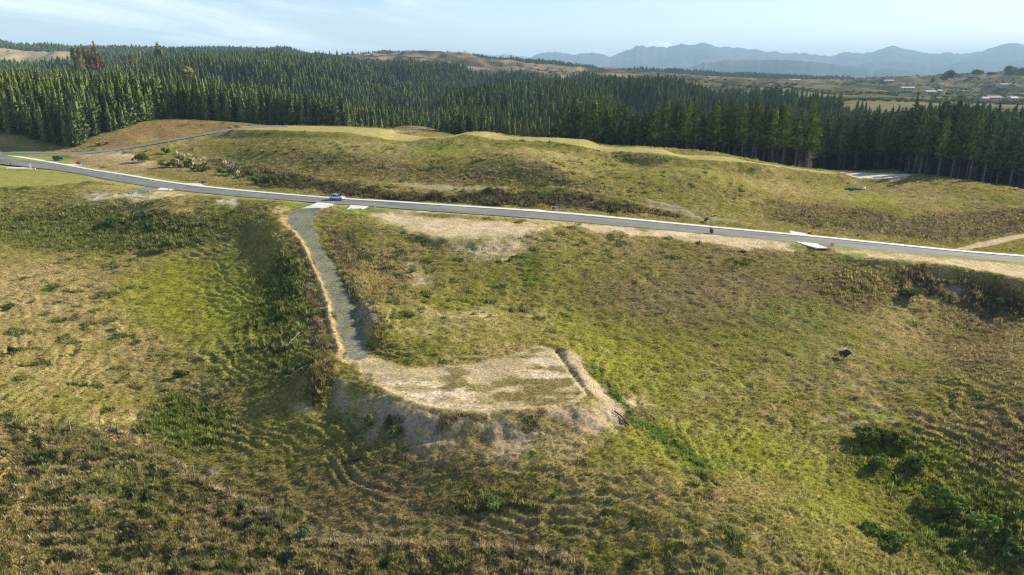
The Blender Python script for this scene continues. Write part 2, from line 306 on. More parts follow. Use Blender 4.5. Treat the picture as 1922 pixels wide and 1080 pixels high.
# cut face on the uphill side of the driveway
Zn += .85 * sst(masks['drive'], .5, 1.9) * (1 - sst(masks['drive'], 2.2, 8)) * (masks['drive_side'] < 0) * sst(Yn, 96, 102) * (1 - sst(Yn, 140, 158)) * (sdp > 1)
Zm = Z.copy()          # macro land, before tussock-scale relief
LZ = np.log
def zat(x, y):
    x = np.asarray(x, float); y = np.asarray(y, float)
    s = x / y; t = np.log(y); j = np.clip(np.searchsorted(ts, t) - 1, 0, NR - 2); fj = np.clip((t - ts[j]) / (ts[j + 1] - ts[j]), 0, 1)
    fi = np.clip((s - SMIN) / DS, 0, NC - 1.001); i = fi.astype(int); fi = fi - i
    return (Zm[j, i] * (1 - fi) + Zm[j, i + 1] * fi) * (1 - fj) + (Zm[j + 1, i] * (1 - fi) + Zm[j + 1, i + 1] * fi) * fj
MD = np.exp(np.arange(math.log(42.), math.log(4000.), .004))
def G(u, v):
    """where the sight line through (u, v) meets the land"""
    u = np.atleast_1d(np.asarray(u, float)); v = np.atleast_1d(np.asarray(v, float))
    dx, dy, dz = ray(u, v); k = MD[None, :] / dy[:, None]
    xx = dx[:, None] * k; yy = np.broadcast_to(MD[None, :], xx.shape); rz = HC + dz[:, None] * k
    gz = zat(xx, yy); hit = rz <= gz; idx = np.where(hit.any(1), hit.argmax(1), len(MD) - 1); idx = np.maximum(idx, 1)
    ii = np.arange(len(u)); a = (rz - gz)[ii, idx - 1]; b = (rz - gz)[ii, idx]; f = np.clip(a / np.maximum(a - b, 1e-6), 0, 1)
    D = MD[idx - 1] * (1 - f) + MD[idx] * f; x = dx * D / dy
    return np.stack([x, D, zat(x, D)], 1)
def G1(u, v): return Vector(G([u], [v])[0])

# ------------------------------------------------------------------ what grows or lies where: albedo, roughness and sward height per point of the land
TAN, STRAW, OLIVE, GREEN, LIME, DKGREEN = [np.array(c) for c in ((.37,.295,.125),(.47,.375,.18),(.245,.235,.055),(.145,.195,.032),(.29,.31,.042),(.075,.115,.024))]
BROWN, DBROWN, SAND, WHITE, CLAY, GREY = [np.array(c) for c in ((.22,.165,.09),(.088,.068,.045),(.56,.45,.29),(.70,.64,.53),(.56,.38,.20),(.31,.265,.205))]
GRAV, SHORT = np.array((.175,.17,.125)), np.array((.24,.235,.06))
nz1 = fbm(Xn / 22, Yn / 22, 1, 4); nz2 = fbm(Xn / 6, Yn / 6, 2, 4); nz3 = fbm(Xn / 1.6, Yn / 1.6, 3, 4)
warpx = (fbm(Xn / 5, Yn / 5, 21, 3) - .5); warpy = (fbm(Xn / 5, Yn / 5, 22, 3) - .5)
mixv = np.clip((nz1 - .5) * 2.0 + (nz2 - .5) * 2.4 + (nz3 - .5) * 2.2 + .45, 0, 1)[..., None]
col = lerp(OLIVE, TAN, mixv)
col = lerp(col, GREEN, (sst(nz2 * .6 + nz3 * .4, .56, .70) * .5)[..., None])
rough = np.ones(Xn.shape); sward = np.full(Xn.shape, .2); scrub = np.zeros(Xn.shape); terr = np.ones(Xn.shape)
def wpoly(pl):
    q = G([p[0] for p in pl], [p[1] for p in pl]); return q[:, :2]
def ell(u, v, ru, rv, n=18):
    return [(u + ru * math.cos(2 * math.pi * i / n), v + rv * math.sin(2 * math.pi * i / n)) for i in range(n)]
def paint(poly, c=None, st=1.0, fe=3.0, warp=3.0, nz=.5, rough_=None, sward_=None, scrub_=None, terr_=None):
    global col, rough, sward, scrub, terr
    lo = poly.min(0) - fe - warp; hi = poly.max(0) + fe + warp
    m = box(lo[0], hi[0], lo[1], hi[1])
    if not m.any(): return
    x = Xn[m] + warpx[m] * warp * 2; y = Yn[m] + warpy[m] * warp * 2
    d = sdist(poly, x, y); w = 1 - sst(d, -fe, fe * .6)
    if c is not None:
        q = w * st
        if nz: q = np.clip(q + (nz3[m] - .5) * 2.2 * nz * np.minimum(q, 1 - q * .6) * 2 + (nz2[m] - .5) * 2 * nz * np.minimum(q, 1 - q * .6), 0, 1)
        col[m] = lerp(col[m], c, q[:, None])
    for arr, val in ((rough, rough_), (sward, sward_), (scrub, scrub_), (terr, terr_)):
        if val is not None: arr[m] = lerp(arr[m], val, w)
def E(u, v, ru, rv, c, st=.7, fe=5., **k): paint(wpoly(ell(u, v, ru, rv)), c, st, fe, **k)
def PG(pl, c, st=.7, fe=3., **k): paint(wpoly(pl), c, st, fe, **k)
# broad swards, plus painted shade on the right slope
E(80, 590, 240, 120, TAN, .7, 10); E(60, 540, 120, 50, STRAW, .35, 6)
E(200, 430, 230, 45, DKGREEN, .55, 5, sward_=.55); E(330, 430, 150, 35, DKGREEN, .4, 3)
E(380, 560, 170, 80, LIME, .85, 8); E(460, 660, 110, 80, LIME, .6, 7); E(520, 600, 55, 110, GREEN, .75, 5, sward_=.5); E(540, 520, 30, 60, DKGREEN, .8, 3, sward_=.5)
E(360, 800, 100, 60, GREEN, .85, 4, sward_=.5); E(370, 820, 60, 45, LIME, .35, 4)
E(300, 360, 190, 14, TAN, .6, 3, sward_=.15, rough_=.4); E(420, 385, 90, 14, OLIVE, .5, 3); E(420, 395, 40, 12, LIME, .4, 3)
E(1150, 640, 130, 110, LIME, .75, 8); E(1060, 560, 60, 50, LIME, .4, 5); E(1330, 850, 190, 70, LIME, .85, 6); E(1450, 960, 150, 90, LIME, .45, 6); E(1250, 700, 110, 60, LIME, .4, 6)
E(1340, 560, 280, 95, (.165,.14,.058), .65, 12); E(1290, 560, 230, 60, BROWN, .55, 10); E(1500, 560, 160, 50, BROWN, .4, 8); E(1480, 620, 150, 70, GREEN, .45, 8); E(1350, 470, 260, 22, BROWN, .4, 6)  # first ellipse lowers the albedo to darken the slope as grazing sun would
E(1380, 950, 190, 70, TAN, .7, 6, sward_=.2, terr_=.25); E(1500, 1010, 160, 60, TAN, .6, 5, sward_=.2, terr_=.1); E(1600, 980, 200, 90, None, 1, 6, terr_=.3); E(1150, 920, 150, 60, TAN, .35, 6)
E(1620, 900, 160, 90, LIME, .55, 5); E(1560, 980, 120, 60, LIME, .35, 5); E(1720, 860, 140, 50, GREEN, .7, 4, sward_=.38); E(1830, 980, 130, 100, GREEN, .85, 4, sward_=.4); E(1770, 890, 130, 70, LIME, .6, 4, sward_=.35); E(1840, 960, 60, 50, DKGREEN, .4, 3, sward_=.45); E(1700, 900, 70, 50, DKGREEN, .35, 4, sward_=.4)
E(1840, 690, 110, 160, BROWN, .72, 8, sward_=.34); E(1880, 820, 90, 80, BROWN, .6, 5, sward_=.34); E(1800, 740, 80, 50, LIME, .45, 5)
E(1620, 540, 90, 40, BROWN, .5, 5, sward_=.5)
E(900, 520, 130, 80, OLIVE, .5, 6); E(850, 610, 170, 60, LIME, .3, 6); E(1000, 500, 30, 60, GREEN, .7, 3); E(980, 490, 25, 14, DKGREEN, .5, 2)
E(700, 520, 70, 60, TAN, .55, 4, sward_=.45); E(880, 590, 90, 14, SAND, .3, 3, nz=1., warp=4, sward_=.17, rough_=.6); E(860, 620, 120, 10, SAND, .25, 3, nz=1., warp=4)
E(900, 460, 120, 26, BROWN, .45, 4, sward_=.2); E(780, 520, 22, 24, SAND, .45, 3, nz=1., warp=3, sward_=.15); E(960, 455, 50, 30, SAND, .4, 3)
# rough country outside the fence
PG([(-100,805),(130,800),(225,800),(300,850),(370,890),(450,930),(560,1000),(700,1020),(900,1030),(1010,1034),(1110,1075),(1110,1150),(-100,1150)], (.27,.215,.115), .6, 2.0, sward_=.36, rough_=1.5, terr_=0)
E(110, 930, 190, 100, STRAW, .4, 4, sward_=.42); E(250, 930, 90, 70, GREEN, .45, 4); E(60, 860, 90, 30, DKGREEN, .55, 3); E(300, 870, 50, 30, DKGREEN, .5, 2)
E(640, 960, 260, 50, BROWN, .35, 6); E(640, 900, 330, 95, (.14,.115,.05), .68, 9); E(560, 850, 200, 60, OLIVE, .5, 6); E(700, 930, 200, 60, BROWN, .3, 6); E(930, 940, 60, 20, GREEN, .8, 2, sward_=.6); E(1000, 990, 200, 60, (.15,.115,.06), .65, 6)
E(520, 790, 120, 50, OLIVE, .5, 6); E(480, 730, 150, 25, BROWN, .35, 5)
# bare banks below the platform and beside the driveway
PG([(655,690),(700,735),(760,765),(830,782),(900,786),(1000,780),(1090,765),(1120,745),(1170,770),(1190,800),(1120,810),(1030,810),(960,840),(880,835),(800,835),(720,820),(680,790),(650,740)], (.33,.25,.16), .95, 1.8, nz=.55, sward_=.07, rough_=1.0, terr_=.2)
PG([(640,735),(700,790),(780,830),(880,850),(990,838),(1090,815),(1180,806),(1190,820),(1080,835),(980,862),(870,868),(760,850),(680,815)], (.30,.235,.14), .5, 2.5, nz=.9, sward_=.14)
E(740, 800, 60, 26, (.28,.235,.17), .6, 2, sward_=.1); E(850, 800, 40, 18, BROWN, .7, 1.2, sward_=.4); E(1000, 795, 40, 12, BROWN, .7, 1.2, sward_=.45); E(730, 800, 18, 22, DKGREEN, .8, 1, sward_=.5)
PG([(1048,650),(1100,680),(1130,710),(1160,740),(1185,790),(1150,790),(1110,750),(1085,715),(1060,680)], (.36,.285,.185), .95, 1.4, nz=.5, sward_=.12, terr_=.2)
PG([(1110,690),(1135,700),(1180,745),(1230,800),(1300,850),(1340,885),(1300,880),(1210,800),(1160,760)], (.10,.19,.03), .85, 1.6, sward_=.4)
E(1330, 870, 60, 14, (.12,.21,.03), .6, 2)
PG([(540,420),(552,440),(572,480),(590,530),(610,590),(625,640),(640,690),(640,720),(610,700),(590,650),(575,600),(570,540),(560,480),(535,440)], (.25,.185,.105), .85, 1.5, sward_=.42, scrub_=.35, terr_=0)
PG([(605,425),(650,440),(690,470),(660,500),(690,560),(715,640),(700,668),(690,640),(668,580),(645,520),(618,460)], BROWN, .75, 1.2, sward_=.5, scrub_=.4, terr_=0)
E(683, 600, 12, 40, (.24,.19,.13), .7, .8, sward_=.05); E(655, 440, 35, 16, DKGREEN, .5, 2)
E(600, 715, 30, 50, DBROWN, .4, 2, sward_=.8, scrub_=.8)
# land beyond the road
PG([(500,300),(560,288),(640,285),(720,300),(800,310),(900,312),(1000,310),(1080,325),(1130,345),(1100,352),(1000,345),(850,350),(700,338),(600,320)], BROWN, .5, 5, sward_=.28, scrub_=.15, terr_=.4)
PG([(480,318),(560,332),(640,350),(720,363),(830,369),(960,360),(1040,360),(1120,374),(1220,393),(1290,407),(1210,404),(1100,393),(1000,388),(880,384),(760,378),(680,372),(600,362),(540,352),(490,345)], DBROWN, .9, 1.6, nz=.3, sward_=.45, scrub_=1, terr_=0)
PG([(380,300),(420,300),(500,318),(540,330),(540,350),(500,350),(450,335),(400,318)], DBROWN, .6, 3, scrub_=.8, sward_=.5)
PG([(1440,375),(1560,385),(1660,395),(1700,410),(1780,400),(1850,395),(1922,392),(2000,400),(2000,432),(1900,440),(1830,452),(1780,458),(1700,450),(1600,435),(1500,425),(1440,410)], BROWN, .75, 4, scrub_=.35, sward_=.35)
PG([(900,310),(1000,270),(1060,285),(1100,320),(1180,345),(1130,345),(1060,330),(980,318)], STRAW, .4, 5)
PG([(500,262),(700,262),(900,268),(1080,285),(1300,315),(1550,345),(1800,370),(1900,385),(1700,385),(1450,360),(1250,350),(1100,310),(900,300),(600,285)], (.36,.30,.12), .35, 6, sward_=.16)
E(820, 285, 60, 12, LIME, .5, 4); E(1190, 328, 40, 10, LIME, .5, 3); E(840, 275, 60, 8, GREEN, .5, 3); E(1060, 275, 70, 8, GREEN, .5, 3); E(1260, 300, 70, 8, GREEN, .5, 3)
E(1250, 340, 180, 24, OLIVE, .5, 6); E(1650, 375, 50, 14, LIME, .5, 4)
PG([(165,278),(230,250),(300,230),(340,224),(430,230),(470,236),(400,245),(330,258),(260,271),(200,281)], (.34,.23,.11), .8, 2.5, nz=.3, sward_=.2, rough_=.5, terr_=0)
PG([(-60,262),(40,268),(100,282),(60,285),(-60,285)], (.34,.26,.14), .7, 2, sward_=.2, rough_=.5)
PG([(110,292),(200,284),(260,290),(310,305),(280,330),(200,318),(140,305)], (.36,.27,.16), .75, 2.5, sward_=.15, rough_=.5)
E(235, 293, 35, 6, SAND, .5, 2); E(275, 307, 14, 4, CLAY, .8, 1); E(255, 304, 18, 3, GREY, .7, 1)
PG([(250,320),(340,315),(390,325),(470,345),(520,358),(440,354),(370,345),(300,336)], (.27,.23,.09), .7, 2, sward_=.2)
PG([(560,362),(620,366),(700,372),(760,380),(700,376),(600,368)], TAN, .6, 1.5)
PG([(690,343),(760,348),(830,358),(900,358),(960,352),(960,347),(880,350),(780,346)], (.25,.21,.155), .8, .6, nz=.7, sward_=.05, scrub_=0)
PG([(1200,371),(1260,386),(1330,405),(1430,421),(1400,420),(1310,409),(1240,392)], (.25,.21,.155), .75, .6, nz=.7, sward_=.05, scrub_=0)
for pl in ([(480,309),(560,324),(620,339),(720,357),(830,365),(960,357),(1010,355),(1130,370)],):
    q = G([p[0] for p in pl], [p[1] for p in pl])[:, :2]; w = np.r_[q + [0, .7], (q - [0, .7])[::-1]]; paint(w, (.36,.25,.13), .8, .8, nz=.3, scrub_=0, sward_=.4)
PG([(1080,418),(1200,429),(1320,441),(1440,452),(1490,459),(1500,468),(1420,464),(1300,452),(1180,441),(1080,430)], (.48,.37,.22), .95, 1.4, nz=.3, sward_=.05, rough_=.4, terr_=0)
PG([(985,410),(1050,415),(1080,425),(1010,440),(985,430)], (.45,.35,.2), .6, 1.2, nz=.6, sward_=.1)
PG([(790,428),(880,440),(985,436),(992,465),(950,500),(890,488),(820,462)], (.42,.33,.2), .6, 3, nz=1., warp=3, sward_=.12)
# mown, bare and gravelled ground
def by_sd(name, c, st, fe, nz=.4, **k):
    global col
    d = masks[name] + warpx * fe; w = (1 - sst(d, -fe, fe * .5))
    q = np.clip(w * st + (nz3 - .5) * 2 * nz * np.minimum(w, 1) , 0, 1) * (w > 0.001)
    col = lerp(col, c, q[..., None])
    for key, arr in (('rough_', rough), ('sward_', sward), ('scrub_', scrub), ('terr_', terr)):
        if key in k: arr[:] = lerp(arr, k[key], w)
e_r = masks['road']; far_side = masks['road_side']
vw = (1 - sst(e_r, 1.2, 2.6)); vmix = np.clip(vw * (.45 + (nz2 - .5) * 1.6), 0, 1)
ff = np.where(far_side < 0, 1.0, .25)
col = lerp(col, np.array((.17,.20,.035)), (vmix * ff)[..., None]); sward[:] = lerp(sward, .1, vw); rough[:] = lerp(rough, .25, 1 - sst(e_r, 1.0, 4.0)); scrub *= sst(e_r, 2, 4); terr *= sst(e_r, 2, 7)
by_sd('ridge', (.345,.30,.115), .8, 1.5, .3, rough_=.2, sward_=.05, terr_=0, scrub_=0)
by_sd('lawn', SHORT, .9, 1.2, .25, rough_=.12, sward_=.05, terr_=0, scrub_=0)
by_sd('upper', (.48,.385,.24), .95, 3.2, .6, rough_=.3, sward_=.05, terr_=0)
by_sd('shelf', (.50,.39,.235), .95, 2.2, .5, rough_=.25, sward_=.05, terr_=0)
by_sd('farpad', (.55,.50,.40), .95, 1.0, .2, rough_=.15, sward_=0, terr_=0)
by_sd('track', (.45,.35,.22), .95, .6, .2, rough_=.25, sward_=0, terr_=0, scrub_=0)
by_sd('pad', (.38,.30,.165), .9, .8, .5, rough_=.35, sward_=.09, terr_=0, scrub_=0)
inpad = 1 - sst(masks['pad'], -1.2, .1)
stre = fbm(Xn * .16 + Yn * .1, Yn * .55, 41, 4); nz4 = fbm(Xn / .55, Yn / .4, 44, 3); wcl = sst(stre * .5 + nz3 * .2 + nz4 * .3, .49, .58)
ppos = 1 - sst(np.hypot((Xn + 11) / 11, (Yn - 82) / 6), .5, 1.2)
ppos = np.maximum(ppos, 1 - sst(np.hypot((Xn - 5.5) / 5, (Yn - 88) / 7), .5, 1.2))
col = lerp(col, np.array((.66,.57,.43)), (inpad * wcl * (.12 + .45 * ppos))[..., None])
gp = sst(fbm(Xn / 4, Yn / 2.2, 43, 3) + .25 * (1 - sst(np.hypot((Xn - 1) / 9, (Yn - 83) / 4), .5, 1.3)), .56, .72)
col = lerp(col, np.array((.25,.21,.08)), (inpad * gp * .9)[..., None]); sward = lerp(sward, .16, inpad * gp)
rim = np.exp(-((masks['pad'] + .45) / .5) ** 2) * (Yn < 88) * (sst(nz3, .3, .5))
col = lerp(col, np.array((.50,.37,.19)), (rim * .8)[..., None])
rim = np.exp(-((masks['drive'] - .8) / .55) ** 2) * (masks['drive_side'] > 0) * (Yn < 160)
col = lerp(col, np.array((.50,.34,.18)), (rim * .75)[..., None]); sward *= 1 - rim * .8; scrub *= 1 - rim
de = masks['drive'] + (nz3 - .5) * .7; dw = 1 - sst(de, -.15, .2)
cen = np.exp(-((masks['drive'] + 1.75) / .35) ** 2) * (Yn < 150)          # grass growing along the middle of the gravel
wd = np.clip(sst(nz3, .48, .62) * (cen * .8 + .12 + .5 * np.exp(-((masks['drive'] + .2) / .4) ** 2)), 0, 1)
col = lerp(col, lerp(GRAV * np.ones(3), (.17,.18,.05), wd[..., None]), dw[..., None]); rough[:] = lerp(rough, .12, dw); sward[:] = lerp(sward, .02, dw); terr *= 1 - dw; scrub *= 1 - dw
for (u, v, ru, rv, c, st) in ((220,368,60,5,WHITE,.4),(260,372,45,6,SAND,.7),(300,366,50,5,SAND,.5),(425,380,22,7,WHITE,.5),(290,393,70,6,CLAY,.45),(110,331,60,8,SHORT,.5),(250,360,20,3,GRAV,.9),(1290,439,130,5,SAND,.55),(1440,463,90,8,SAND,.4),(526,404,11,14,CLAY,.6),(535,392,20,6,TAN,.6),(790,398,100,4,SAND,.5),
        (255,783,16,6,GREY,.4),(8,794,8,3,WHITE,.6),(410,885,14,4,GREY,.5),(1800,548,40,18,(.24,.19,.13),.6),(1840,560,30,10,SAND,.3),(1730,545,26,12,(.24,.19,.13),.5),(1590,655,10,4,WHITE,.4),(575,765,30,14,GREY,.4),(1200,760,14,8,SAND,.4)):
    E(u, v, ru, rv, np.array(c), st, 1.6, nz=1.0, warp=2.2, sward_=.06)
for (u, v, ru, rv) in ((640,391,14,4),(690,396,40,3),(665,398,30,4),(560,385,26,4),(1500,463,26,5),(1548,462,12,3),(1460,436,22,3),(285,352,18,3),(1600,480,30,6),(30,290,26,3)):
    E(u, v, ru, rv, np.array((.16,.21,.03)), .8, .7, nz=.3, warp=.5, sward_=.1)
PG([(1655,505),(1740,512),(1830,528),(1922,545),(2000,560),(2000,590),(1900,600),(1830,585),(1740,560),(1680,535)], DBROWN, .7, 2, sward_=.7, scrub_=.8, terr_=0, nz=.6)
E(1800, 548, 45, 16, (.25,.20,.135), .6, 1.6, nz=.8, sward_=.1, scrub_=.15)

def PL(pl, w, c, st=.8, **k):
    q = G([p[0] for p in pl], [p[1] for p in pl])[:, :2]; paint(np.r_[q + [0, w], (q - [0, w])[::-1]], np.array(c), st, k.pop('fe', .7), warp=.6, **k)
for pl, st__ in (([(-40,800),(33,800),(132,808),(222,812)], .4), ([(230,812),(290,850),(365,895),(433,930),(500,972),(560,1006)], .8), ([(560,1008),(628,1020),(755,1026),(900,1032),(1010,1038),(1060,1052),(1115,1080)], .75)): PL(pl, .55, (.46,.36,.19), st__, nz=.5, sward_=.5)
for pl in ([(1520,800),(1560,782),(1610,770),(1660,770),(1710,785),(1740,800)], [(1530,818),(1580,798),(1640,790),(1700,798),(1730,812)], [(1600,778),(1660,782),(1700,792)]):
    PL(pl, .4, (.30,.26,.19), .75, nz=.9, sward_=.1)
PL([(1545,808),(1600,788),(1660,780),(1720,800)], .5, DKGREEN, .5, nz=.5)
for pl in ([(1060,610),(1150,600),(1230,612),(1300,640)], [(1070,585),(1160,576),(1260,590)], [(1120,655),(1200,660),(1290,690),(1360,730)], [(40,690),(110,700),(200,712)], [(190,640),(300,650),(380,672)]):
    PL(pl, .35, STRAW, .45, nz=.6)
# rank grass: straw seed-heads and green blades in separate patches
ro_ = sst(rough, 1.25, 1.6); pm = fbm(Xn / 2.4, Yn / 3.0, 61, 3); pm2 = fbm(Xn / 3.1 + 40, Yn / 2.2, 62, 3)
col = lerp(col, STRAW * .9, (ro_ * sst(pm, .52, .66) * .75)[..., None]); col = lerp(col, DKGREEN, (ro_ * sst(pm2, .55, .68) * .7)[..., None])
weed = sst(fbm(Xn / 2.2, Yn / 2.2, 63, 2), .68, .76) * sst(fbm(Xn / 30, Yn / 30, 64, 2), .4, .6)
col = lerp(col, DKGREEN, (weed * .75 * (sward > .15))[..., None]); sward += weed * .25 * (sward > .15)

# ------------------------------------------------------------------ tussock-scale relief
dist = np.hypot(Xn, Yn)
fade = 1 - sst(dist, 230, 420) * .6
terr *= 1 - sst(masks['farpad'], 4, 0)
phase = Zn / 0.33 + (nz1 - .5) * 6 + (nz2 - .5) * 1.0 + (nz3 - .5) * .4
pamp = sst(vn(Xn / 6 + 7.3 * np.floor(phase), Yn / 6, 66), .3, .7)
stp = np.abs((phase % 1.0) - .5) * 2
gx = np.gradient(Zn, axis=1) / np.maximum(np.gradient(Xn, axis=1), 1e-4)
slope_ok = sst(np.abs(np.gradient(Zn, axis=0) / np.maximum(np.gradient(Yn, axis=0), 1e-4)) + np.abs(gx), .06, .2)
tv = fbm(Xn / 14, Yn / 14, 77, 3)
micro = terr * slope_ok * sst(tv, .22, .42) * (stp - .5) * .30 * pamp
micro += rough * (fbm(Xn / 1.9, Yn / .62, 33, 2) - .5) * .30 + rough * ((fbm(Xn / 1.05, Yn / 1.05, 31, 3) - .5) * (.44 + .35 * sst(rough, 1.1, 1.6)) + (fbm(Xn / 3.4, Yn / 3.4, 32, 2) - .5) * (.45 + .45 * sst(rough, 1.1, 1.6)))
inroad = 1 - sst(masks['road'], -.2, .8)
micro *= 1 - inroad
for k_ in ('lane', 'lane2'): micro *= sst(masks[k_], -.2, .6)
micro += scrub * (np.maximum(fbm(Xn / 1.3, Yn / 1.3, 35, 3), .45) - .45) * 1.8
Z[:nearR] += micro * fade
tw = (terr * slope_ok * pamp * sst(tv, .22, .42))[..., None]
col = np.clip(lerp(col, np.where(stp[..., None] > .5, lerp(col, STRAW, .6), lerp(col, DBROWN, .5)), tw * np.abs(stp[..., None] - .5) * 1.0), .01, .9)
sward = sward * (1 + (stp - .5) * .9 * tw[..., 0])

# ------------------------------------------------------------------ far land: fields, scarps, forest floor
def s_of(u): return (u - CU) / F / 1.03
FOREST = [(-330,330),(0,304),(100,291),(140,289),(160,299),(220,316),(275,338),(330,358),(400,353),(480,350),(560,346),(640,342),(690,338),(705,352),(720,385),(760,400),(800,392),(815,352),(850,345),(950,330),(1040,318),(1062,300),(1080,288),(1150,284),(1300,281),(1450,278),(1530,277),(1550,318),(1700,312),(1730,268),(1800,262),(1922,252),(2160,240),
          (2160,560),(1922,520),(1800,560),(1700,590),(1600,640),(1500,720),(1400,820),(1300,950),(1200,1150),(1080,1350),(960,1400),(860,1420),(760,1450),(690,1520),(610,1600),(560,1700),(470,1750),(380,1500),(250,1350),(150,1220),(60,1150),(-330,1100)]
FP = np.array([(s_of(u), math.log(D)) for u, D in FOREST])
BAND = np.array([(s_of(u), math.log(D)) for u, D in [(600,2500),(700,2350),(860,2300),(960,2250),(1100,2250),(1300,2300),(1500,2400),(1720,2700),(1740,3600),(1300,3600),(1000,3400),(700,3200),(600,3000)]])
LEFTF = np.array([(s_of(u), math.log(D)) for u, D in [(-330,2000),(-100,2000),(100,1950),(180,1750),(260,1500),(420,1800),(560,1800),(640,2200),(640,3800),(-330,4300)]])
def inside(poly, s, t): return sdist(poly, s, t)
Xf, Yf, Zf = X[nearR:], Y[nearR:], Z[nearR:]
sf = GS[nearR:]; tf = GT[nearR:]
fd = np.minimum(np.minimum(inside(FP, sf, tf), inside(BAND, sf, tf)), inside(LEFTF, sf, tf))
b1 = fbm(Xf / 160, Yf / 160, 51, 5); b2 = fbm(Xf / 45, Yf / 45, 52, 4)
bare = ((sf < s_of(1000)) & (Yf > 1300)) * 1.0
rid = 1 - np.abs(fbm(Xf / 210, Yf / 330, 57, 4) - .5) * 4
Zf += sst(Yf, 900, 1500) * (1 - sst(Yf, 3200, 4200)) * (rid - .4) * 26 * (fd > 0) * np.clip(fd * 12, 0, 1)
roll = np.clip(fbm(Xf / 150, Yf / 210, 83, 3) - .57, -.35, .09) * 125 * sst(Yf, 460, 680) * np.clip(-fd * 14, 0, 1)
Zf += roll; Zm[nearR:] = Zf
colf = lerp(np.array((.23,.17,.105)), np.array((.12,.095,.055)), sst(b1 * .5 + b2 * .5, .42, .56)[..., None])
colf = lerp(colf, (.05,.055,.03), sst(b2 * .6 + b1 * .4, .49, .57)[..., None] * .85)
left_h = (sf < s_of(200)); colf = lerp(colf, (.34,.28,.16), (left_h * sst(b2, .3, .5) * .8)[..., None])
rightp = sst(sf, s_of(1150), s_of(1400)); pas = lerp(np.array((.09,.09,.045)), np.array((.18,.155,.085)), sst(b1 * .5 + b2 * .5, .47, .56)[..., None])
colf = lerp(colf, pas, rightp[..., None] * (1 - left_h[..., None]))
hillr = sst(sf, s_of(1730), s_of(1790)); colf = lerp(colf, lerp(np.array((.085,.085,.045)), np.array((.19,.16,.09)), sst(b2, .5, .62)[..., None]), (hillr * (Yf > 900))[..., None])
plain = sst(Yf, 3600, 5000); colf = lerp(colf, lerp(np.array((.06,.07,.04)), np.array((.14,.13,.08)), sst(b1, .45, .6)[..., None]), plain[..., None])
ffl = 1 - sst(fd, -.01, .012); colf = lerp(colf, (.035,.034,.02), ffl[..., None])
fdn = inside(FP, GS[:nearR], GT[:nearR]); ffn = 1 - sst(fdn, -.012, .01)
knoll = (1 - sst(np.hypot(Xn - at_D(760, 240, 365)[0], (Yn - 362) * .6) / 26, .7, 1.1))
col = lerp(col, lerp(BROWN, (.28,.23,.17), sst(nz2, .45, .6)[..., None]), knoll[..., None])
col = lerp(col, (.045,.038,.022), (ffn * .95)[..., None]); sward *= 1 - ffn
thatch_shade = sst(sward, .10, .22)[..., None]  # ground under the sward: thatch brown plus painted shade between the tufts
COLR = np.concatenate([lerp(col, col * np.array((.68, .64, .60)), thatch_shade), np.clip(colf, .01, .9)], 0)

# ------------------------------------------------------------------ mesh helpers
def np_mesh(name, v, f, smooth=True):
    me = bpy.data.meshes.new(name); v = np.ascontiguousarray(v, np.float32); f = np.ascontiguousarray(f, np.int32)
    k = f.shape[1]; me.vertices.add(len(v)); me.vertices.foreach_set('co', v.ravel())
    me.loops.add(f.size); me.loops.foreach_set('vertex_index', f.ravel()); me.polygons.add(len(f))
    me.polygons.foreach_set('loop_start', np.arange(0, f.size, k, dtype=np.int32))
    me.polygons.foreach_set('use_smooth', np.full(len(f), smooth)); me.update(calc_edges=True)
    return me
def color_attr(me, name, c):
    a = me.attributes.new(name, 'FLOAT_COLOR', 'POINT'); q = np.ones((len(me.vertices), 4), np.float32); q[:, :3] = c; a.data.foreach_set('color', q.ravel())
def float_attr(me, name, c):
    a = me.attributes.new(name, 'FLOAT', 'POINT'); a.data.foreach_set('value', np.ascontiguousarray(c, np.float32))
def link(name, me, mat=None, parent=None):
    o = bpy.data.objects.new(name, me); COL.objects.link(o)
    if mat is not None and not me.materials: me.materials.append(mat)
    if parent: o.parent = parent
    return o
def tag(o, label, cat, group=None):
    o['label'] = label; o['category'] = cat
    if group: o['group'] = group
    return o
def struct(o): o['kind'] = 'structure'; return o
def stuff(o, label, cat): o['kind'] = 'stuff'; o['label'] = label; o['category'] = cat; return o
def thing(name, label, cat, loc, rz=0, group=None):
    o = bpy.data.objects.new(name, None); COL.objects.link(o); o.location = loc; o.rotation_euler = (0, 0, rz); o.empty_display_size = .3
    return tag(o, label, cat, group)

def new_mat(name):
    m = bpy.data.materials.new(name); m.use_nodes = True; m.node_tree.nodes.clear(); b = NB(m.node_tree)
    out = b.n('ShaderNodeOutputMaterial'); return m, b, out
def surf(b, out, c, rough=.9, spec=.1, metal=0., bump=None, bs=.3, bd=.05):
    p = b.n('ShaderNodeBsdfPrincipled'); b.val(p.inputs['Base Color'], c); b.val(p.inputs['Roughness'], rough)
    p.inputs['Specular IOR Level'].default_value = spec; p.inputs['Metallic'].default_value = metal
    if bump is not None:
        bn = b.n('ShaderNodeBump'); bn.inputs['Strength'].default_value = bs; bn.inputs['Distance'].default_value = bd; b.link(bump, bn.inputs['Height']); b.link(bn.outputs[0], p.inputs['Normal'])
    b.link(p.outputs[0], out.inputs[0]); return p
def plain_mat(name, c, rough=.6, spec=.3, metal=0., var=.25, scale=6.):
    m, b, out = new_mat(name); t = b.n('ShaderNodeTexCoord')
    n = b.noise(t.outputs['Object'], scale, 4); k = b.ramp(n, .3, .7, 1 - var, 1 + var * .6)
    cc = b.mix(1.0, (*c, 1), k, 'MULTIPLY'); surf(b, out, cc, rough, spec, metal); return m

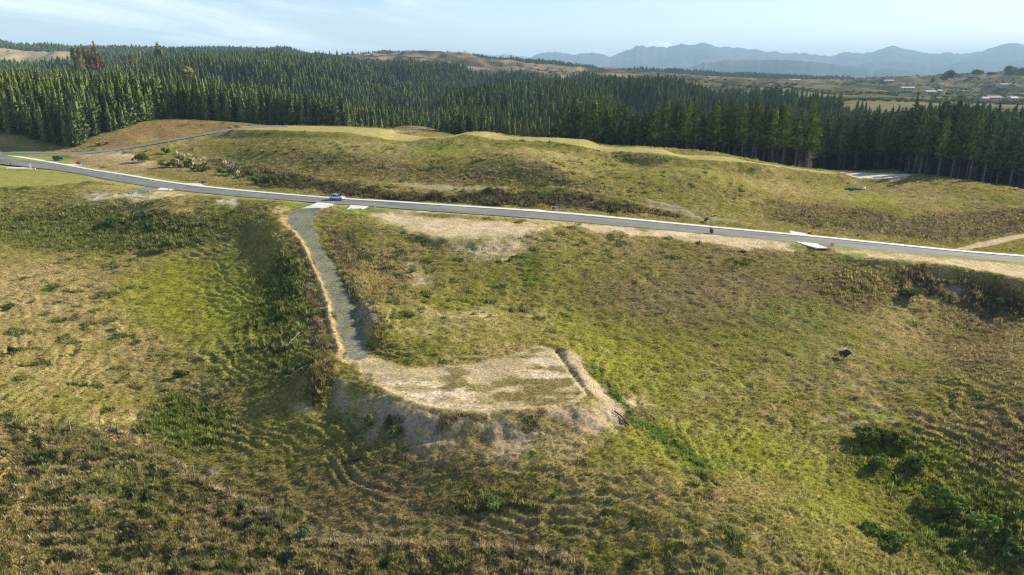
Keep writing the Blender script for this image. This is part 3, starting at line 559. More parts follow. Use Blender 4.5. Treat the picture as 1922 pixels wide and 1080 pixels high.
# ground
M_ground, b, out = new_mat('ground_cover')
at = b.n('ShaderNodeAttribute', attribute_name='col'); geo = b.n('ShaderNodeNewGeometry')
na = b.noise(geo.outputs['Position'], 2.6, 6, .65); nb_ = b.noise(geo.outputs['Position'], .35, 4, .6); nc = b.noise(geo.outputs['Position'], 9., 3, .6)
k = b.m('MULTIPLY', b.ramp(na, .25, .75, .55, 1.45), b.ramp(nc, .25, .75, .75, 1.25))
k = b.m('MULTIPLY', k, b.ramp(nb_, .3, .7, .85, 1.15))
cc = b.mix(1.0, at.outputs['Color'], k, 'MULTIPLY')
surf(b, out, cc, 1.0, 0.0, bump=na, bs=.6, bd=.2)

idx = np.arange(NR * NC).reshape(NR, NC)
quads = np.stack([idx[:-1, :-1], idx[:-1, 1:], idx[1:, 1:], idx[1:, :-1]], -1).reshape(-1, 4)
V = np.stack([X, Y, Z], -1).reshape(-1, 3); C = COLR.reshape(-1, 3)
def fmask(a):
    full = np.full((NR, NC), 99.); full[:nearR] = a
    return ((full[:-1, :-1] + full[1:, 1:]) * .5).reshape(-1) < 0
split = np.zeros(len(quads), int)
for k_, a in (('pad', masks['pad'] + warpx * .6), ('lawn', masks['lawn']), ('farpad', masks['farpad']), ('track', masks['track']), ('drive', masks['drive'])):
    split[fmask(a)] = {'pad': 1, 'lawn': 2, 'farpad': 3, 'track': 4, 'drive': 5}[k_]
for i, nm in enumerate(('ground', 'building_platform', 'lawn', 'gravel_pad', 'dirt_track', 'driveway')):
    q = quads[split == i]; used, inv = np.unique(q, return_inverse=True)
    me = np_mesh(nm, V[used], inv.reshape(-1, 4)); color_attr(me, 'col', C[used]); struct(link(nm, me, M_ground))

# ------------------------------------------------------------------ road, kerb, lanes, crossings
M_asph, b, out = new_mat('asphalt')
la = b.n('ShaderNodeAttribute', attribute_name='lat'); lo_ = b.n('ShaderNodeAttribute', attribute_name='along'); cx = b.n('ShaderNodeCombineXYZ')
b.link(b.m('MULTIPLY', la.outputs['Fac'], 14.), cx.inputs[0]); b.link(b.m('MULTIPLY', lo_.outputs['Fac'], .05), cx.inputs[1])
st = b.noise(cx.outputs[0], 1.0, 5, .6); geo = b.n('ShaderNodeNewGeometry'); fn = b.noise(geo.outputs['Position'], 5., 5, .7); fl = b.noise(geo.outputs['Position'], .22, 3)
k = b.m('MULTIPLY', b.ramp(st, .3, .7, .62, 1.3), b.m('MULTIPLY', b.ramp(fn, .3, .7, .85, 1.15), b.ramp(fl, .3, .7, .9, 1.1)))
edge = b.ramp(la.outputs['Fac'], .86, .98, 1.0, .72)
surf(b, out, b.mix(1.0, (.17, .172, .152, 1), b.m('MULTIPLY', k, edge), 'MULTIPLY'), .8, .25, bump=fn, bs=.2, bd=.02)
M_conc, b, out = new_mat('pale_concrete'); geo = b.n('ShaderNodeNewGeometry'); fn = b.noise(geo.outputs['Position'], 1.3, 6, .65)
surf(b, out, b.mix(1.0, (.62, .59, .53, 1), b.ramp(fn, .25, .75, .82, 1.1), 'MULTIPLY'), .85, .2)
M_lane = plain_mat('chip_seal', (.20, .20, .19), .9, .1, 0, .2, .5)
def ribbon_mesh(rb, f0, f1, dz0, dz1=None, nl=4, ext=0.0):
    v = []; la = []; al = []; acc = 0; fs = np.linspace(f0, f1, nl)
    for i in range(len(rb.c)):
        if i: acc += np.linalg.norm(rb.c[i] - rb.c[i - 1])
        for f in fs:
            p = rb.A[i] + (rb.B[i] - rb.A[i]) * f; v.append((p[0], p[1], rb.z[i] + dz0)); la.append(f); al.append(acc)
    n = len(rb.c); q = [(i * nl + j, i * nl + j + 1, (i + 1) * nl + j + 1, (i + 1) * nl + j) for i in range(n - 1) for j in range(nl - 1)]
    return np.array(v), np.array(q), la, al
v, q, la_, al_ = ribbon_mesh(ROAD, .15, 1.0, .02, nl=10); me = np_mesh('road', v, q[:, ::-1]); float_attr(me, 'lat', la_); float_attr(me, 'along', al_); struct(link('road', me, M_asph))
# kerb and footpath: a raised concrete strip with real side faces
v, q, _, _ = ribbon_mesh(ROAD, -.03, .16, .14, nl=2); n = len(v); v2 = v.copy(); v2[:, 2] -= .3
qs = [tuple(x[::-1]) for x in q]
for i in range(len(ROAD.c) - 1):
    a, b2, c, d = 2 * i, 2 * i + 2, 2 * i + 3, 2 * i + 1
    qs += [(a, b2, b2 + n, a + n), (d, d + n, c + n, c)]
struct(link('kerb', np_mesh('kerb', np.r_[v, v2], np.array(qs), False), M_conc))
v, q, la_, al_ = ribbon_mesh(LANE, 0, 1, .03); struct(link('lane', np_mesh('lane', v, q[:, ::-1]), M_lane))
v, q, la_, al_ = ribbon_mesh(LANE2, 0, 1, .025); struct(link('side_lane', np_mesh('side_lane', v, q[:, ::-1]), M_lane))
def slab(name, px, mat, lift=.05, thick=.25):
    w = G([p[0] for p in px], [p[1] for p in px]); d, zz, hw, sd, al = ROAD.near(w[:, 0], w[:, 1])
    z = np.where(d - hw < 6, zz, w[:, 2])
    bm = bmesh.new(); vs = [bm.verts.new((a[0], a[1], c + lift)) for a, c in zip(w, z)]; f = bm.faces.new(vs)
    r = bmesh.ops.extrude_face_region(bm, geom=[f]); bmesh.ops.translate(bm, vec=(0, 0, -thick), verts=[e for e in r['geom'] if isinstance(e, bmesh.types.BMVert)])
    bmesh.ops.recalc_face_normals(bm, faces=bm.faces); bmesh.ops.triangulate(bm, faces=bm.faces)
    me = bpy.data.meshes.new(name); bm.to_mesh(me); bm.free(); return struct(link(name, me, mat))
for px in ([(596,381.8),(627,383.8),(624,387),(602,392.5),(566,392),(584,387.5)], [(658,386),(692,388.3),(679,394),(650,394.5),(655,390)],
           [(1476,432),(1497,432),(1509,436),(1520,441),(1530,445.5),(1487,440.5),(1481,435)], [(1493,454.2),(1537,458.6),(1536,461),(1557.5,468.3),(1532.5,470.3),(1507,460)],
           [(302,353),(327,356),(318,358),(294,357.5)], [(347,345),(375,345.2),(386,349.5),(350,347)], [(122,308.5),(143,309),(151,312.5),(128,310.5)], [(985,393.5),(1012,394),(1036,398),(995,396)], [(12,315.5),(50,314.5),(62,313),(82,316.5),(56,317.5),(10,317.5)]):
    slab('concrete_crossing', px, M_conc)
slab('gravel_apron', [(235,361),(262,356),(282,352),(294,355),(280,361),(250,366)], M_lane, .03)

# ------------------------------------------------------------------ sward: tussocks and scrub, one mesh each
M_grass, b, out = new_mat('grass_blades'); at = b.n('ShaderNodeAttribute', attribute_name='col')
df = b.n('ShaderNodeBsdfDiffuse'); tr = b.n('ShaderNodeBsdfTranslucent'); b.link(at.outputs['Color'], df.inputs[0]); b.link(at.outputs['Color'], tr.inputs[0])
mx = b.n('ShaderNodeMixShader'); mx.inputs[0].default_value = .38; b.link(df.outputs[0], mx.inputs[1]); b.link(tr.outputs[0], mx.inputs[2]); b.link(mx.outputs[0], out.inputs[0])
def sample_near(arr, s, t):
    j = np.clip(np.searchsorted(ts[:nearR], t) - 1, 0, nearR - 2); i = np.clip(((s - SMIN) / DS).astype(int), 0, NC - 2); return arr[j, i]
def surf_z(x, y):
    s = x / y; t = np.log(y); j = np.clip(np.searchsorted(ts, t) - 1, 0, NR - 2); fj = np.clip((t - ts[j]) / (ts[j + 1] - ts[j]), 0, 1)
    fi = np.clip((s - SMIN) / DS, 0, NC - 1.001); i = fi.astype(int); fi = fi - i
    return (Z[j, i] * (1 - fi) + Z[j, i + 1] * fi) * (1 - fj) + (Z[j + 1, i] * (1 - fi) + Z[j + 1, i + 1] * fi) * fj
def tuft_field(name, N, D0, D1, blades, is_scrub, label, cat):
    s = rng.uniform(-.93, .93, N); t = rng.uniform(math.log(D0), math.log(D1), N); y = np.exp(t); x = s * y
    sw = sample_near(sward, s, t); sc = sample_near(scrub, s, t); rd = sample_near(masks['road'], s, t); ld = np.minimum(sample_near(masks['lane'], s, t), sample_near(masks['lane2'], s, t))
    keep = (rd > .5) & (ld > .3)
    if is_scrub: keep &= rng.random(N) < sc
    else: keep &= (sw > .07) & (rng.random(N) < np.clip(sw * 3.2, 0, 1))
    x, y, s, t, sw, sc = [q[keep] for q in (x, y, s, t, sw, sc)]; n = len(x)
    z = surf_z(x, y) - .04
    clv = fbm(x / .5, y / .5, 67, 2); c = sample_near(col, s, t) * rng.uniform(.7, 1.35, (n, 1)) * (.58 + .85 * sst(clv, .3, .7))[:, None]; sw = sw * (.7 + .6 * sst(clv, .3, .7)); hue = rng.random((n, 1))
    c = np.where(hue < .14, lerp(c, STRAW, .6), c); c = np.where(hue > .86, lerp(c, GREEN, .55), c)
    h = sw * rng.uniform(.55, 1.35, n); wd = .5 * h + .08
    big = np.clip(y / 110, 1, 2.0); 
    if is_scrub:
        h = .35 + sw * rng.uniform(.5, 1.5, n); wd = .45 * h; c = lerp(sample_near(col, s, t), np.where(hue < .5, DBROWN, np.where(hue < .75, (.13,.105,.06), (.06,.065,.03))), .7) * rng.uniform(.7, 1.5, (n, 1))
    h = h * (1 + (big - 1) * .35); wd = wd * big
    B = blades; ph = rng.uniform(0, 2 * np.pi, (n, B)); lean = rng.uniform(.1, 1.0, (n, B)); bw = (wd[:, None] * rng.uniform(.08, .20, (n, B)) + .012 * big[:, None])
    r0 = wd[:, None] * rng.uniform(0, .55, (n, B)); bx = x[:, None] + np.cos(ph) * r0; by = y[:, None] + np.sin(ph) * r0
    a2 = ph + rng.normal(0, .6, (n, B)); tipx = bx + np.cos(a2) * lean * wd[:, None]; tipy = by + np.sin(a2) * lean * wd[:, None]; tipz = z[:, None] + h[:, None] * rng.uniform(.6, 1.1, (n, B))
    px = -np.sin(a2 + rng.normal(0, .7, (n, B))) * bw; py = np.cos(a2) * bw
    zb = np.broadcast_to(z[:, None], bx.shape)
    v = np.stack([np.stack([bx - px, by - py, zb], -1), np.stack([bx + px, by + py, zb], -1), np.stack([tipx + px * .25, tipy + py * .25, tipz], -1)], 2).reshape(-1, 3)
    f = np.arange(len(v)).reshape(-1, 3); me = np_mesh(name, v, f, False); cc = np.repeat(c, B * 3, 0) * np.repeat(rng.uniform(.85, 1.18, (n * B, 1)), 3, 0)
    color_attr(me, 'col', np.clip(cc, .008, .8)); return stuff(link(name, me, M_grass), label, cat)
tuft_field('grass', 520000, 46, 330, 6, False, 'dry tan and green tussock grass covering the slopes', 'grass')
tuft_field('scrub', 90000, 46, 330, 8, True, 'low brown and dark green scrub on the banks and gully sides', 'scrub')

# ------------------------------------------------------------------ mountains and haze
M_mount, b, out = new_mat('mountain_bush'); geo = b.n('ShaderNodeNewGeometry'); n = b.noise(geo.outputs['Position'], .0011, 6, .6)
surf(b, out, b.mix(b.ramp(n, .4, .62), (.035, .05, .03, 1), (.085, .085, .055, 1)), 1.0, 0.0)
def mountains(prof, D, front, back, seed, amp):
    us = np.arange(prof[0][0], prof[-1][0] + 1, 2.5); vs = np.interp(us, [p[0] for p in prof], [p[1] for p in prof]) + (fbm(us / 9., us * 0., seed + 40, 4) - .5) * 5.0
    x, y, zr = at_D(us, vs, D); sN = x / y
    q = np.r_[np.linspace(-front, 0, 60), np.linspace(back / 10, back, 10)]
    QQ, UU = np.meshgrid(q, np.arange(len(us)), indexing='ij'); yy = D + QQ; xx = sN[UU] * yy
    w = np.where(QQ < 0, 1 + QQ / front, 1 - QQ / back); fall = np.where(QQ < 0, w ** 1.25, w)
    sm = zr.copy()
    rel = np.maximum(sm + 60, 5)
    sp = np.abs(fbm(xx / (front * .16) + QQ * .0, yy / (front * .5), seed, 5) - .5) * 2
    sp2 = fbm(xx / (front * .05), yy / (front * .08), seed + 5, 4) - .5
    zz = -62 + rel[UU] * fall + amp * rel[UU] * (1 - w) * w * 4 * ((.42 - sp) * .55 + sp2 * .22) * (QQ < 0)
    v = np.stack([xx, yy, zz], -1).reshape(-1, 3); n0, n1 = QQ.shape; I = np.arange(n0 * n1).reshape(n0, n1)
    f = np.stack([I[:-1, :-1], I[:-1, 1:], I[1:, 1:], I[1:, :-1]], -1).reshape(-1, 4)
    struct(link('mountains', np_mesh('mountains', v, f), M_mount))
mountains([(940,152),(960,128),(985,114),(1007,102),(1020,98.5),(1032,97),(1050,99),(1077,102),(1092,101),(1110,98.5),(1132,103.5),(1146,106),(1160,100),(1175,95.5),(1185,92.5),(1195,86),(1200,87),(1204,84),(1215,89.5),(1226,86),(1242,89.5),(1260,87),(1268,86),(1280,81.5),(1295,83.5),(1305,84.5),(1320,81.5),(1335,84.5),(1350,88),(1385,89.5),(1422,94),(1440,97.5),(1452,97),(1485,101),(1510,99),(1540,105),(1562,104.5),(1587,98),(1612,100),(1637,99.5),(1655,91),(1675,86),(1690,89.5),(1715,95),(1735,100),(1760,101),(1780,99),(1805,101),(1841,96),(1866,89.5),(1880,84),(1895,80),(1922,84.5),(1990,82),(2100,97),(2200,120)], 14500, 4500, 1500, 3, .5)
mountains([(1150,150),(1200,141),(1250,131),(1290,125),(1320,119),(1360,113.5),(1390,112),(1440,112.5),(1500,114.5),(1550,119),(1600,125),(1640,131.5),(1658,130),(1680,129),(1700,132),(1730,139),(1760,148)], 8500, 1800, 1200, 8, .35)
mountains([(780,116),(800,109),(830,102),(842,101.5),(850,100.5),(865,103),(880,99.5),(895,102),(910,102.5),(925,104),(940,104),(960,103.5),(985,106),(1010,110),(1060,125)], 19500, 2500, 1500, 11, .3)
mountains([(1560,140),(1590,126),(1640,117),(1680,114),(1720,119),(1760,125),(1800,117),(1840,114),(1880,118),(1922,111),(1980,106),(2080,125)], 10800, 2200, 1200, 15, .4)

mh = bpy.data.materials.new('air'); mh.use_nodes = True; mh.node_tree.nodes.clear(); b = NB(mh.node_tree); out = b.n('ShaderNodeOutputMaterial')
pv = b.n('ShaderNodeVolumePrincipled'); pv.inputs['Color'].default_value = (.50, .76, 1.0, 1); pv.inputs['Density'].default_value = 7.6e-5; pv.inputs['Anisotropy'].default_value = .0
b.link(pv.outputs[0], out.inputs['Volume'])
bm = bmesh.new(); bmesh.ops.create_cube(bm, size=1.0)
zlo = float(Z.min()) - 3; bmesh.ops.scale(bm, vec=(62000, 28000, 760 - zlo), verts=bm.verts); bmesh.ops.translate(bm, vec=(0, 13700, (760 + zlo) / 2), verts=bm.verts)
me = bpy.data.meshes.new('haze'); bm.to_mesh(me); bm.free(); hz = link('haze', me, mh); hz['kind'] = 'stuff'; hz['label'] = 'pale blue haze over the hills and mountains'; hz['category'] = 'haze'

# ------------------------------------------------------------------ trees
def leaf_mat(name, c, tr_=.25, var=.5, tint=(1.35, 1.15, .7)):
    m, b, out = new_mat(name); oi = b.n('ShaderNodeObjectInfo'); geo = b.n('ShaderNodeNewGeometry')
    n = b.noise(geo.outputs['Position'], .9, 3, .6)
    k = b.m('MULTIPLY', b.ramp(n, .3, .7, 1 - var, 1 + var), b.m('ADD', b.m('MULTIPLY', oi.outputs['Random'], .7), .65))
    n2 = b.noise(geo.outputs['Position'], .012, 3, .6)
    cc = b.mix(b.ramp(n2, .4, .65), (*c, 1), (c[0] * tint[0], c[1] * tint[1], c[2] * tint[2], 1)); cc = b.mix(1.0, cc, k, 'MULTIPLY')
    df = b.n('ShaderNodeBsdfDiffuse'); t = b.n('ShaderNodeBsdfTranslucent'); b.link(cc, df.inputs[0]); b.link(cc, t.inputs[0])
    mx = b.n('ShaderNodeMixShader'); mx.inputs[0].default_value = tr_; b.link(df.outputs[0], mx.inputs[1]); b.link(t.outputs[0], mx.inputs[2]); b.link(mx.outputs[0], out.inputs[0]); return m
M_pine = leaf_mat('pine_needles', (.092, .128, .048), .06); M_pine2 = leaf_mat('young_pine_needles', (.115, .145, .055), .08)
M_bark = plain_mat('bark', (.19, .165, .145), .95, .05, 0, .3, 1.5); M_twig = plain_mat('dead_twigs', (.17, .14, .12), .95, .05, 0, .3, 1.)
def tube(path, rad, n=6):
    v = []; f = []
    for i, (p, r) in enumerate(zip(path, rad)):
        for k in range(n): a = 2 * math.pi * k / n; v.append((p[0] + r * math.cos(a), p[1] + r * math.sin(a), p[2]))
    for i in range(len(path) - 1):
        for k in range(n): f.append((i * n + k, i * n + (k + 1) % n, (i + 1) * n + (k + 1) % n, (i + 1) * n + k))
    return v, f
def conifer(seed, H, Rr, zb, nw, pw=.8, dens=7):
    r = random.Random(seed); v = []; f = []; tw = []; tf = []
    for k in range(nw):
        q = (k + r.uniform(-.3, .3)) / nw; z = zb + (H - zb) * max(q, 0) ** .92; fr = max((H - z) / (H - zb), 0.015)
        # widest a little above the lowest whorl
        rad = Rr * fr ** pw * min(1, .62 + q * 3.2) * r.uniform(.78, 1.2); nb = max(4, int(dens * (.55 + .45 * fr) + r.random()))
        ph0 = r.uniform(0, 6.28)
        for j in range(nb):
            ph = ph0 + 6.283 * j / nb + r.uniform(-.3, .3); L = rad * r.uniform(.65, 1.18); dr = r.uniform(-.30, .06) + .35 * q
            dx, dy = math.cos(ph), math.sin(ph); px, py = -dy, dx
            for (a0, a1, w) in ((.05, .55, .34), (.35, .85, .40), (.62, 1.08, .30)):
                w *= max(L, .5) * r.uniform(.75, 1.25); t = r.uniform(-.5, .5); z0 = z + dr * L * a0; z1 = z + dr * L * a1 + r.uniform(-.12, .18) * L * .5; zm = (z0 + z1) / 2 + r.uniform(.0, .22) * L * .5
                am = (a0 + a1) / 2
                for ro in (r.uniform(-.5, .5), r.uniform(.7, 2.0)):
                    i = len(v); w2 = w * .62; cw = math.cos(ro) * w2; sw_ = math.sin(ro) * w2; off_ = r.uniform(-.12, .12) * L
                    v += [(dx * L * a0 + px * off_, dy * L * a0 + py * off_, z0), (dx * L * am + px * (cw + off_), dy * L * am + py * (cw + off_), zm + sw_), (dx * L * a1 + px * off_, dy * L * a1 + py * off_, z1), (dx * L * am - px * (cw - off_), dy * L * am - py * (cw - off_), zm - sw_ * 1.15)]
                    f.append((i, i + 1, i + 2, i + 3))
    # dense inner foliage
    b0 = len(v); nr_, ns_ = 9, 9
    for a in range(nr_ + 1):
        q = a / nr_; z = zb + (H - zb) * q; rr = Rr * max(1 - q, .01) ** pw * min(1, .5 + q * 3) * .60
        for k in range(ns_): an = 6.283 * (k + .5 * (a % 2)) / ns_; e = rr * r.uniform(.6, 1.25); v.append((e * math.cos(an), e * math.sin(an), z + r.uniform(-.5, .3) * (q < .95)))
    for a in range(nr_):
        for k in range(ns_): f.append((b0 + a * ns_ + k, b0 + a * ns_ + (k + 1) % ns_, b0 + (a + 1) * ns_ + (k + 1) % ns_, b0 + (a + 1) * ns_ + k))
    i = len(v); v += [(0, 0, H + .7), (.22, 0, H - 1.2), (-.12, .2, H - 1.2), (-.12, -.2, H - 1.2)]; f += [(i, i + 1, i + 2, i + 2), (i, i + 2, i + 3, i + 3), (i, i + 3, i + 1, i + 1)]
    f = [x for x in f if len(set(x)) == 4] ; 
    tv, tf = tube([(0, 0, -1.5), (0, 0, H * .3), (.05, 0, H * .7), (0, 0, H * .97)], [.30 + H * .004, .22 + H * .002, .13, .03])
    crown = np_mesh('crown', np.array(v), np.array(f), False); trunk = np_mesh('trunk', np.array(tv), np.array(tf))
    return crown, trunk
def dead_limbs(seed, z0, z1, L, n):
    r = random.Random(seed); v = []; f = []
    for k in range(n):
        z = r.uniform(z0, z1); ph = r.uniform(0, 6.28); l = L * r.uniform(.4, 1.1); dx, dy = math.cos(ph), math.sin(ph); w = r.uniform(.05, .16); d = r.uniform(-.45, .1) * l; i = len(v)
        v += [(0, 0, z - w), (dx * l, dy * l, z + d), (0, 0, z + w), (dx * l * .5 - dy * .25, dy * l * .5 + dx * .25, z + d * .5 + .1)]; f += [(i, i + 1, i + 2, i + 3)]
    return np_mesh('dead_branches', np.array(v), np.array(f), False)
kinds = {}
def kind(name, seed, H, Rr, zb, nw, mat, pw=.8, dead=None):
    c, t = conifer(seed, H, Rr, zb, nw, pw); c.materials.append(mat); t.materials.append(M_bark); d = None
    if dead: d = dead_limbs(seed, *dead); d.materials.append(M_twig)
    kinds.setdefault(name, []).append((c, t, d, H))
for i in range(4): kind('full', 10 + i, 17.5 + i, 3.2 + .35 * (i % 3), 1.0, 18, M_pine, .66)
for i in range(3): kind('young', 30 + i, 14 + i, 2.7, .6, 15, M_pine2, .72)
for i in range(4): kind('tall', 50 + i, 23 + i * .7, 3.5 + .2 * i, 8.5, 17, M_pine, .58, (2.0, 10.5, 2.6, 60))
hh = 0
def forest_pts():
    out = []
    bands = [(250, 450, 4.1, FP), (450, 800, 4.9, FP), (800, 1700, 7.0, FP), (2000, 3500, 14., BAND), (1500, 2600, 13., LEFTF), (2600, 4200, 19., LEFTF)]
    for (a, b_, sp, poly) in bands:
        smax = min(1.0, poly[:, 0].max()); smin = max(-1.0, poly[:, 0].min())
        xs = np.arange(smin * b_ - 5, smax * b_ + 5, sp); ys = np.arange(a, b_, sp); gx_, gy_ = np.meshgrid(xs, ys); gx_ = gx_ + (np.arange(len(ys)) % 2)[:, None] * sp * .5
        x = (gx_ + rng.uniform(-.33, .33, gx_.shape) * sp).ravel(); y = (gy_ + rng.uniform(-.33, .33, gx_.shape) * sp).ravel()
        s = x / y; k_ = (np.abs(s) < .98) & (y >= a) & (y < b_); x, y, s = x[k_], y[k_], s[k_]
        ins = sdist(poly, s, np.log(y)) < 0; x, y, s = x[ins], y[ins], s[ins]
        out.append(np.stack([x, y, np.full(len(x), sp)], 1))
    p = np.concatenate(out); front_thin = (p[:, 0] / p[:, 1] > s_of(1535)) & (p[:, 0] / p[:, 1] < s_of(1725)) & (p[:, 1] < 345) & (rng.random(len(p)) < .5); p = p[~front_thin]; kn = np.hypot(p[:, 0] - float(at_D(760, 240, 365)[0]), (p[:, 1] - 362) * .6) > 24
    gap = fbm(p[:, 0] / 40, p[:, 1] / 40, 91, 3); p = p[kn & (rng.random(len(p)) > sst(gap, .62, .8) * .5)]
    return p
FPT = forest_pts(); fz = zat(FPT[:, 0], FPT[:, 1]); fu = FPT[:, 0] / FPT[:, 1] * 1.03 * F + CU; fD = FPT[:, 1]
vis = (fu > -10) & (fu < 1935) & (fD < 460)
# which kind of tree: tall bare-legged pines on the right, young pines just over the ridge, full skirted conifers elsewhere
kd = np.where((fu > 1050) & (fD < 420), 2, np.where((fu > 640) & (fu < 1058) & (fD < 425), 1, 0))
nf = [p[0] for p in FOREST].index(2160) + 1
front = np.interp(fu, [p[0] for p in FOREST[:nf]], [p[1] for p in FOREST[:nf]])
key = np.where(vis, fD - front, 1e9); near_ids = []
for k_, q_ in ((0, 95), (1, 70), (2, 133)):
    kk = np.where(kd == k_, key, 1e9); near_ids += list(np.argsort(kk)[:q_])
near_ids = np.array(near_ids); isnear = np.zeros(len(FPT), bool); isnear[near_ids] = True
protos = {}
KN = ['full', 'young', 'tall']
LBL = [('tall dark green conifer with low skirts in the left-hand forest edge', 'conifers along the left forest edge'), ('young light green pine growing just behind the grassy ridge crest', 'young pines behind the ridge crest'), ('tall pine with bare grey trunk in the dark right-hand forest wall', 'tall pines in the right-hand forest wall')]
for i in near_ids:
    k_ = kd[i]; lst = kinds[KN[k_]]; j = int(rng.integers(len(lst))); cr, tk, de, H = lst[j]
    sc = float(rng.uniform(.82, 1.12)); 
    if k_ == 0 and fu[i] < 330: sc *= float(rng.choice([.62, .9, 1.0, 1.08]))
    r = thing('pine_tree', LBL[k_][0], 'tree', (FPT[i, 0], FPT[i, 1], float(fz[i]) - .2), float(rng.uniform(0, 6.28)), LBL[k_][1]); r.scale = (sc, sc, sc)
    a_ = link('crown', cr, None, r); b_ = link('trunk', tk, None, r); c_ = link('dead_branches', de, None, r) if de else None
    protos.setdefault((k_, j), (a_, b_, c_))
def scatter(name, P3, rz, scl, idx, sources, label, cat):
    me = bpy.data.meshes.new(name); me.vertices.add(len(P3)); me.vertices.foreach_set('co', np.ascontiguousarray(P3, np.float32).ravel())
    def av(n, t, val, fld):
        a = me.attributes.new(n, t, 'POINT'); a.data.foreach_set(fld, np.ascontiguousarray(val).ravel())
    av('rot', 'FLOAT_VECTOR', np.stack([rng.normal(0, .03, len(P3)), rng.normal(0, .03, len(P3)), rz], 1).astype(np.float32), 'vector'); av('scl', 'FLOAT_VECTOR', scl.astype(np.float32), 'vector'); av('idx', 'INT', idx.astype(np.int32), 'value')
    o = link(name, me); ng = bpy.data.node_groups.new(name, 'GeometryNodeTree')
    ng.interface.new_socket('Geometry', in_out='INPUT', socket_type='NodeSocketGeometry'); ng.interface.new_socket('Geometry', in_out='OUTPUT', socket_type='NodeSocketGeometry')
    N = ng.nodes; gi = N.new('NodeGroupInput'); go = N.new('NodeGroupOutput'); ip = N.new('GeometryNodeInstanceOnPoints'); jo = N.new('GeometryNodeJoinGeometry')
    for src in sources[::-1]:
        gj = N.new('GeometryNodeJoinGeometry')
        for ob in src:
            if ob is None: continue
            oi = N.new('GeometryNodeObjectInfo'); oi.inputs['Object'].default_value = ob; oi.transform_space = 'ORIGINAL'; ng.links.new(oi.outputs['Geometry'], gj.inputs[0])
        gt = N.new('GeometryNodeGeometryToInstance'); ng.links.new(gj.outputs[0], gt.inputs[0]); ng.links.new(gt.outputs[0], jo.inputs[0])
    def na_(n, t):
        x = N.new('GeometryNodeInputNamedAttribute'); x.data_type = t; x.inputs[0].default_value = n; return [s_ for s_ in x.outputs if s_.enabled and s_.name == 'Attribute'][0]
    ip.inputs['Pick Instance'].default_value = True
    ng.links.new(gi.outputs[0], ip.inputs['Points']); ng.links.new(jo.outputs[0], ip.inputs['Instance']); ng.links.new(na_('idx', 'INT'), ip.inputs['Instance Index'])
    ng.links.new(na_('rot', 'FLOAT_VECTOR'), ip.inputs['Rotation']); ng.links.new(na_('scl', 'FLOAT_VECTOR'), ip.inputs['Scale']); ng.links.new(ip.outputs[0], go.inputs[0])
    md = o.modifiers.new('scatter', 'NODES'); md.node_group = ng; return stuff(o, label, cat)
srcs = []; off = {}
for k_ in range(3):
    off[k_] = len(srcs); ks = sorted([q for q in protos if q[0] == k_]); srcs += [(protos[q][0],) if k_ < 2 else protos[q] for q in ks]; off[(k_, 'n')] = len(ks)
rest = ~isnear
ii = np.array([off[k_] + rng.integers(off[(k_, 'n')]) for k_ in kd[rest]])
spc = FPT[rest, 2]; sc = rng.uniform(.78, 1.15, rest.sum()) * (1 + (fbm(FPT[rest, 0] / 60, FPT[rest, 1] / 60, 95, 3) - .5) * .5)
wide = np.where(spc > 10, 2.4, np.where(spc > 6, 1.55, np.where(spc > 4.5, 1.25, 1.12)))
S3 = np.stack([sc * wide, sc * wide, sc * np.where(spc > 10, .95, 1.0)], 1)
scatter('forest', np.stack([FPT[rest, 0], FPT[rest, 1], fz[rest] - .2], 1), rng.uniform(0, 6.28, rest.sum()), S3, ii, srcs, 'dense dark conifer plantation covering the hills behind the ridge', 'forest')

# ------------------------------------------------------------------ small builders
class MB:
    def __init__(s): s.bm = bmesh.new()
    def box(s, c, d, rz=0, bev=0):
        r = bmesh.ops.create_cube(s.bm, size=1.0); vs = r['verts']; bmesh.ops.scale(s.bm, vec=d, verts=vs)
        if rz: bmesh.ops.rotate(s.bm, verts=vs, cent=(0, 0, 0), matrix=Matrix.Rotation(rz, 3, 'Z'))
        bmesh.ops.translate(s.bm, vec=c, verts=vs)
        if bev: bmesh.ops.bevel(s.bm, geom=list({e for v in vs for e in v.link_edges}), offset=bev, segments=2, affect='EDGES')
        return s
    def cyl(s, a, b, r, r2=None, n=12):
        a, b = Vector(a), Vector(b); d = b - a; q = bmesh.ops.create_cone(s.bm, cap_ends=True, segments=n, radius1=r, radius2=r if r2 is None else r2, depth=d.length)
        bmesh.ops.rotate(s.bm, verts=q['verts'], cent=(0, 0, 0), matrix=d.to_track_quat('Z', 'Y').to_matrix()); bmesh.ops.translate(s.bm, vec=(a + b) / 2, verts=q['verts']); return s
    def poly(s, pts, fs):
        vs = [s.bm.verts.new(p) for p in pts]
        for f in fs: s.bm.faces.new([vs[i] for i in f])
        return s
    def loft(s, rings, cap=True):
        rr = [[s.bm.verts.new(p) for p in r] for r in rings]; n = len(rings[0])
        for a, b in zip(rr, rr[1:]):
            for i in range(n): s.bm.faces.new((a[i], a[(i + 1) % n], b[(i + 1) % n], b[i]))
        if cap: s.bm.faces.new(rr[0][::-1]); s.bm.faces.new(rr[-1])
        return s
    def done(s, name, mat, parent=None, smooth=False):
        bmesh.ops.recalc_face_normals(s.bm, faces=s.bm.faces); me = bpy.data.meshes.new(name); s.bm.to_mesh(me); s.bm.free()
        if smooth: me.polygons.foreach_set('use_smooth', np.ones(len(me.polygons), bool))
        return link(name, me, mat, parent)
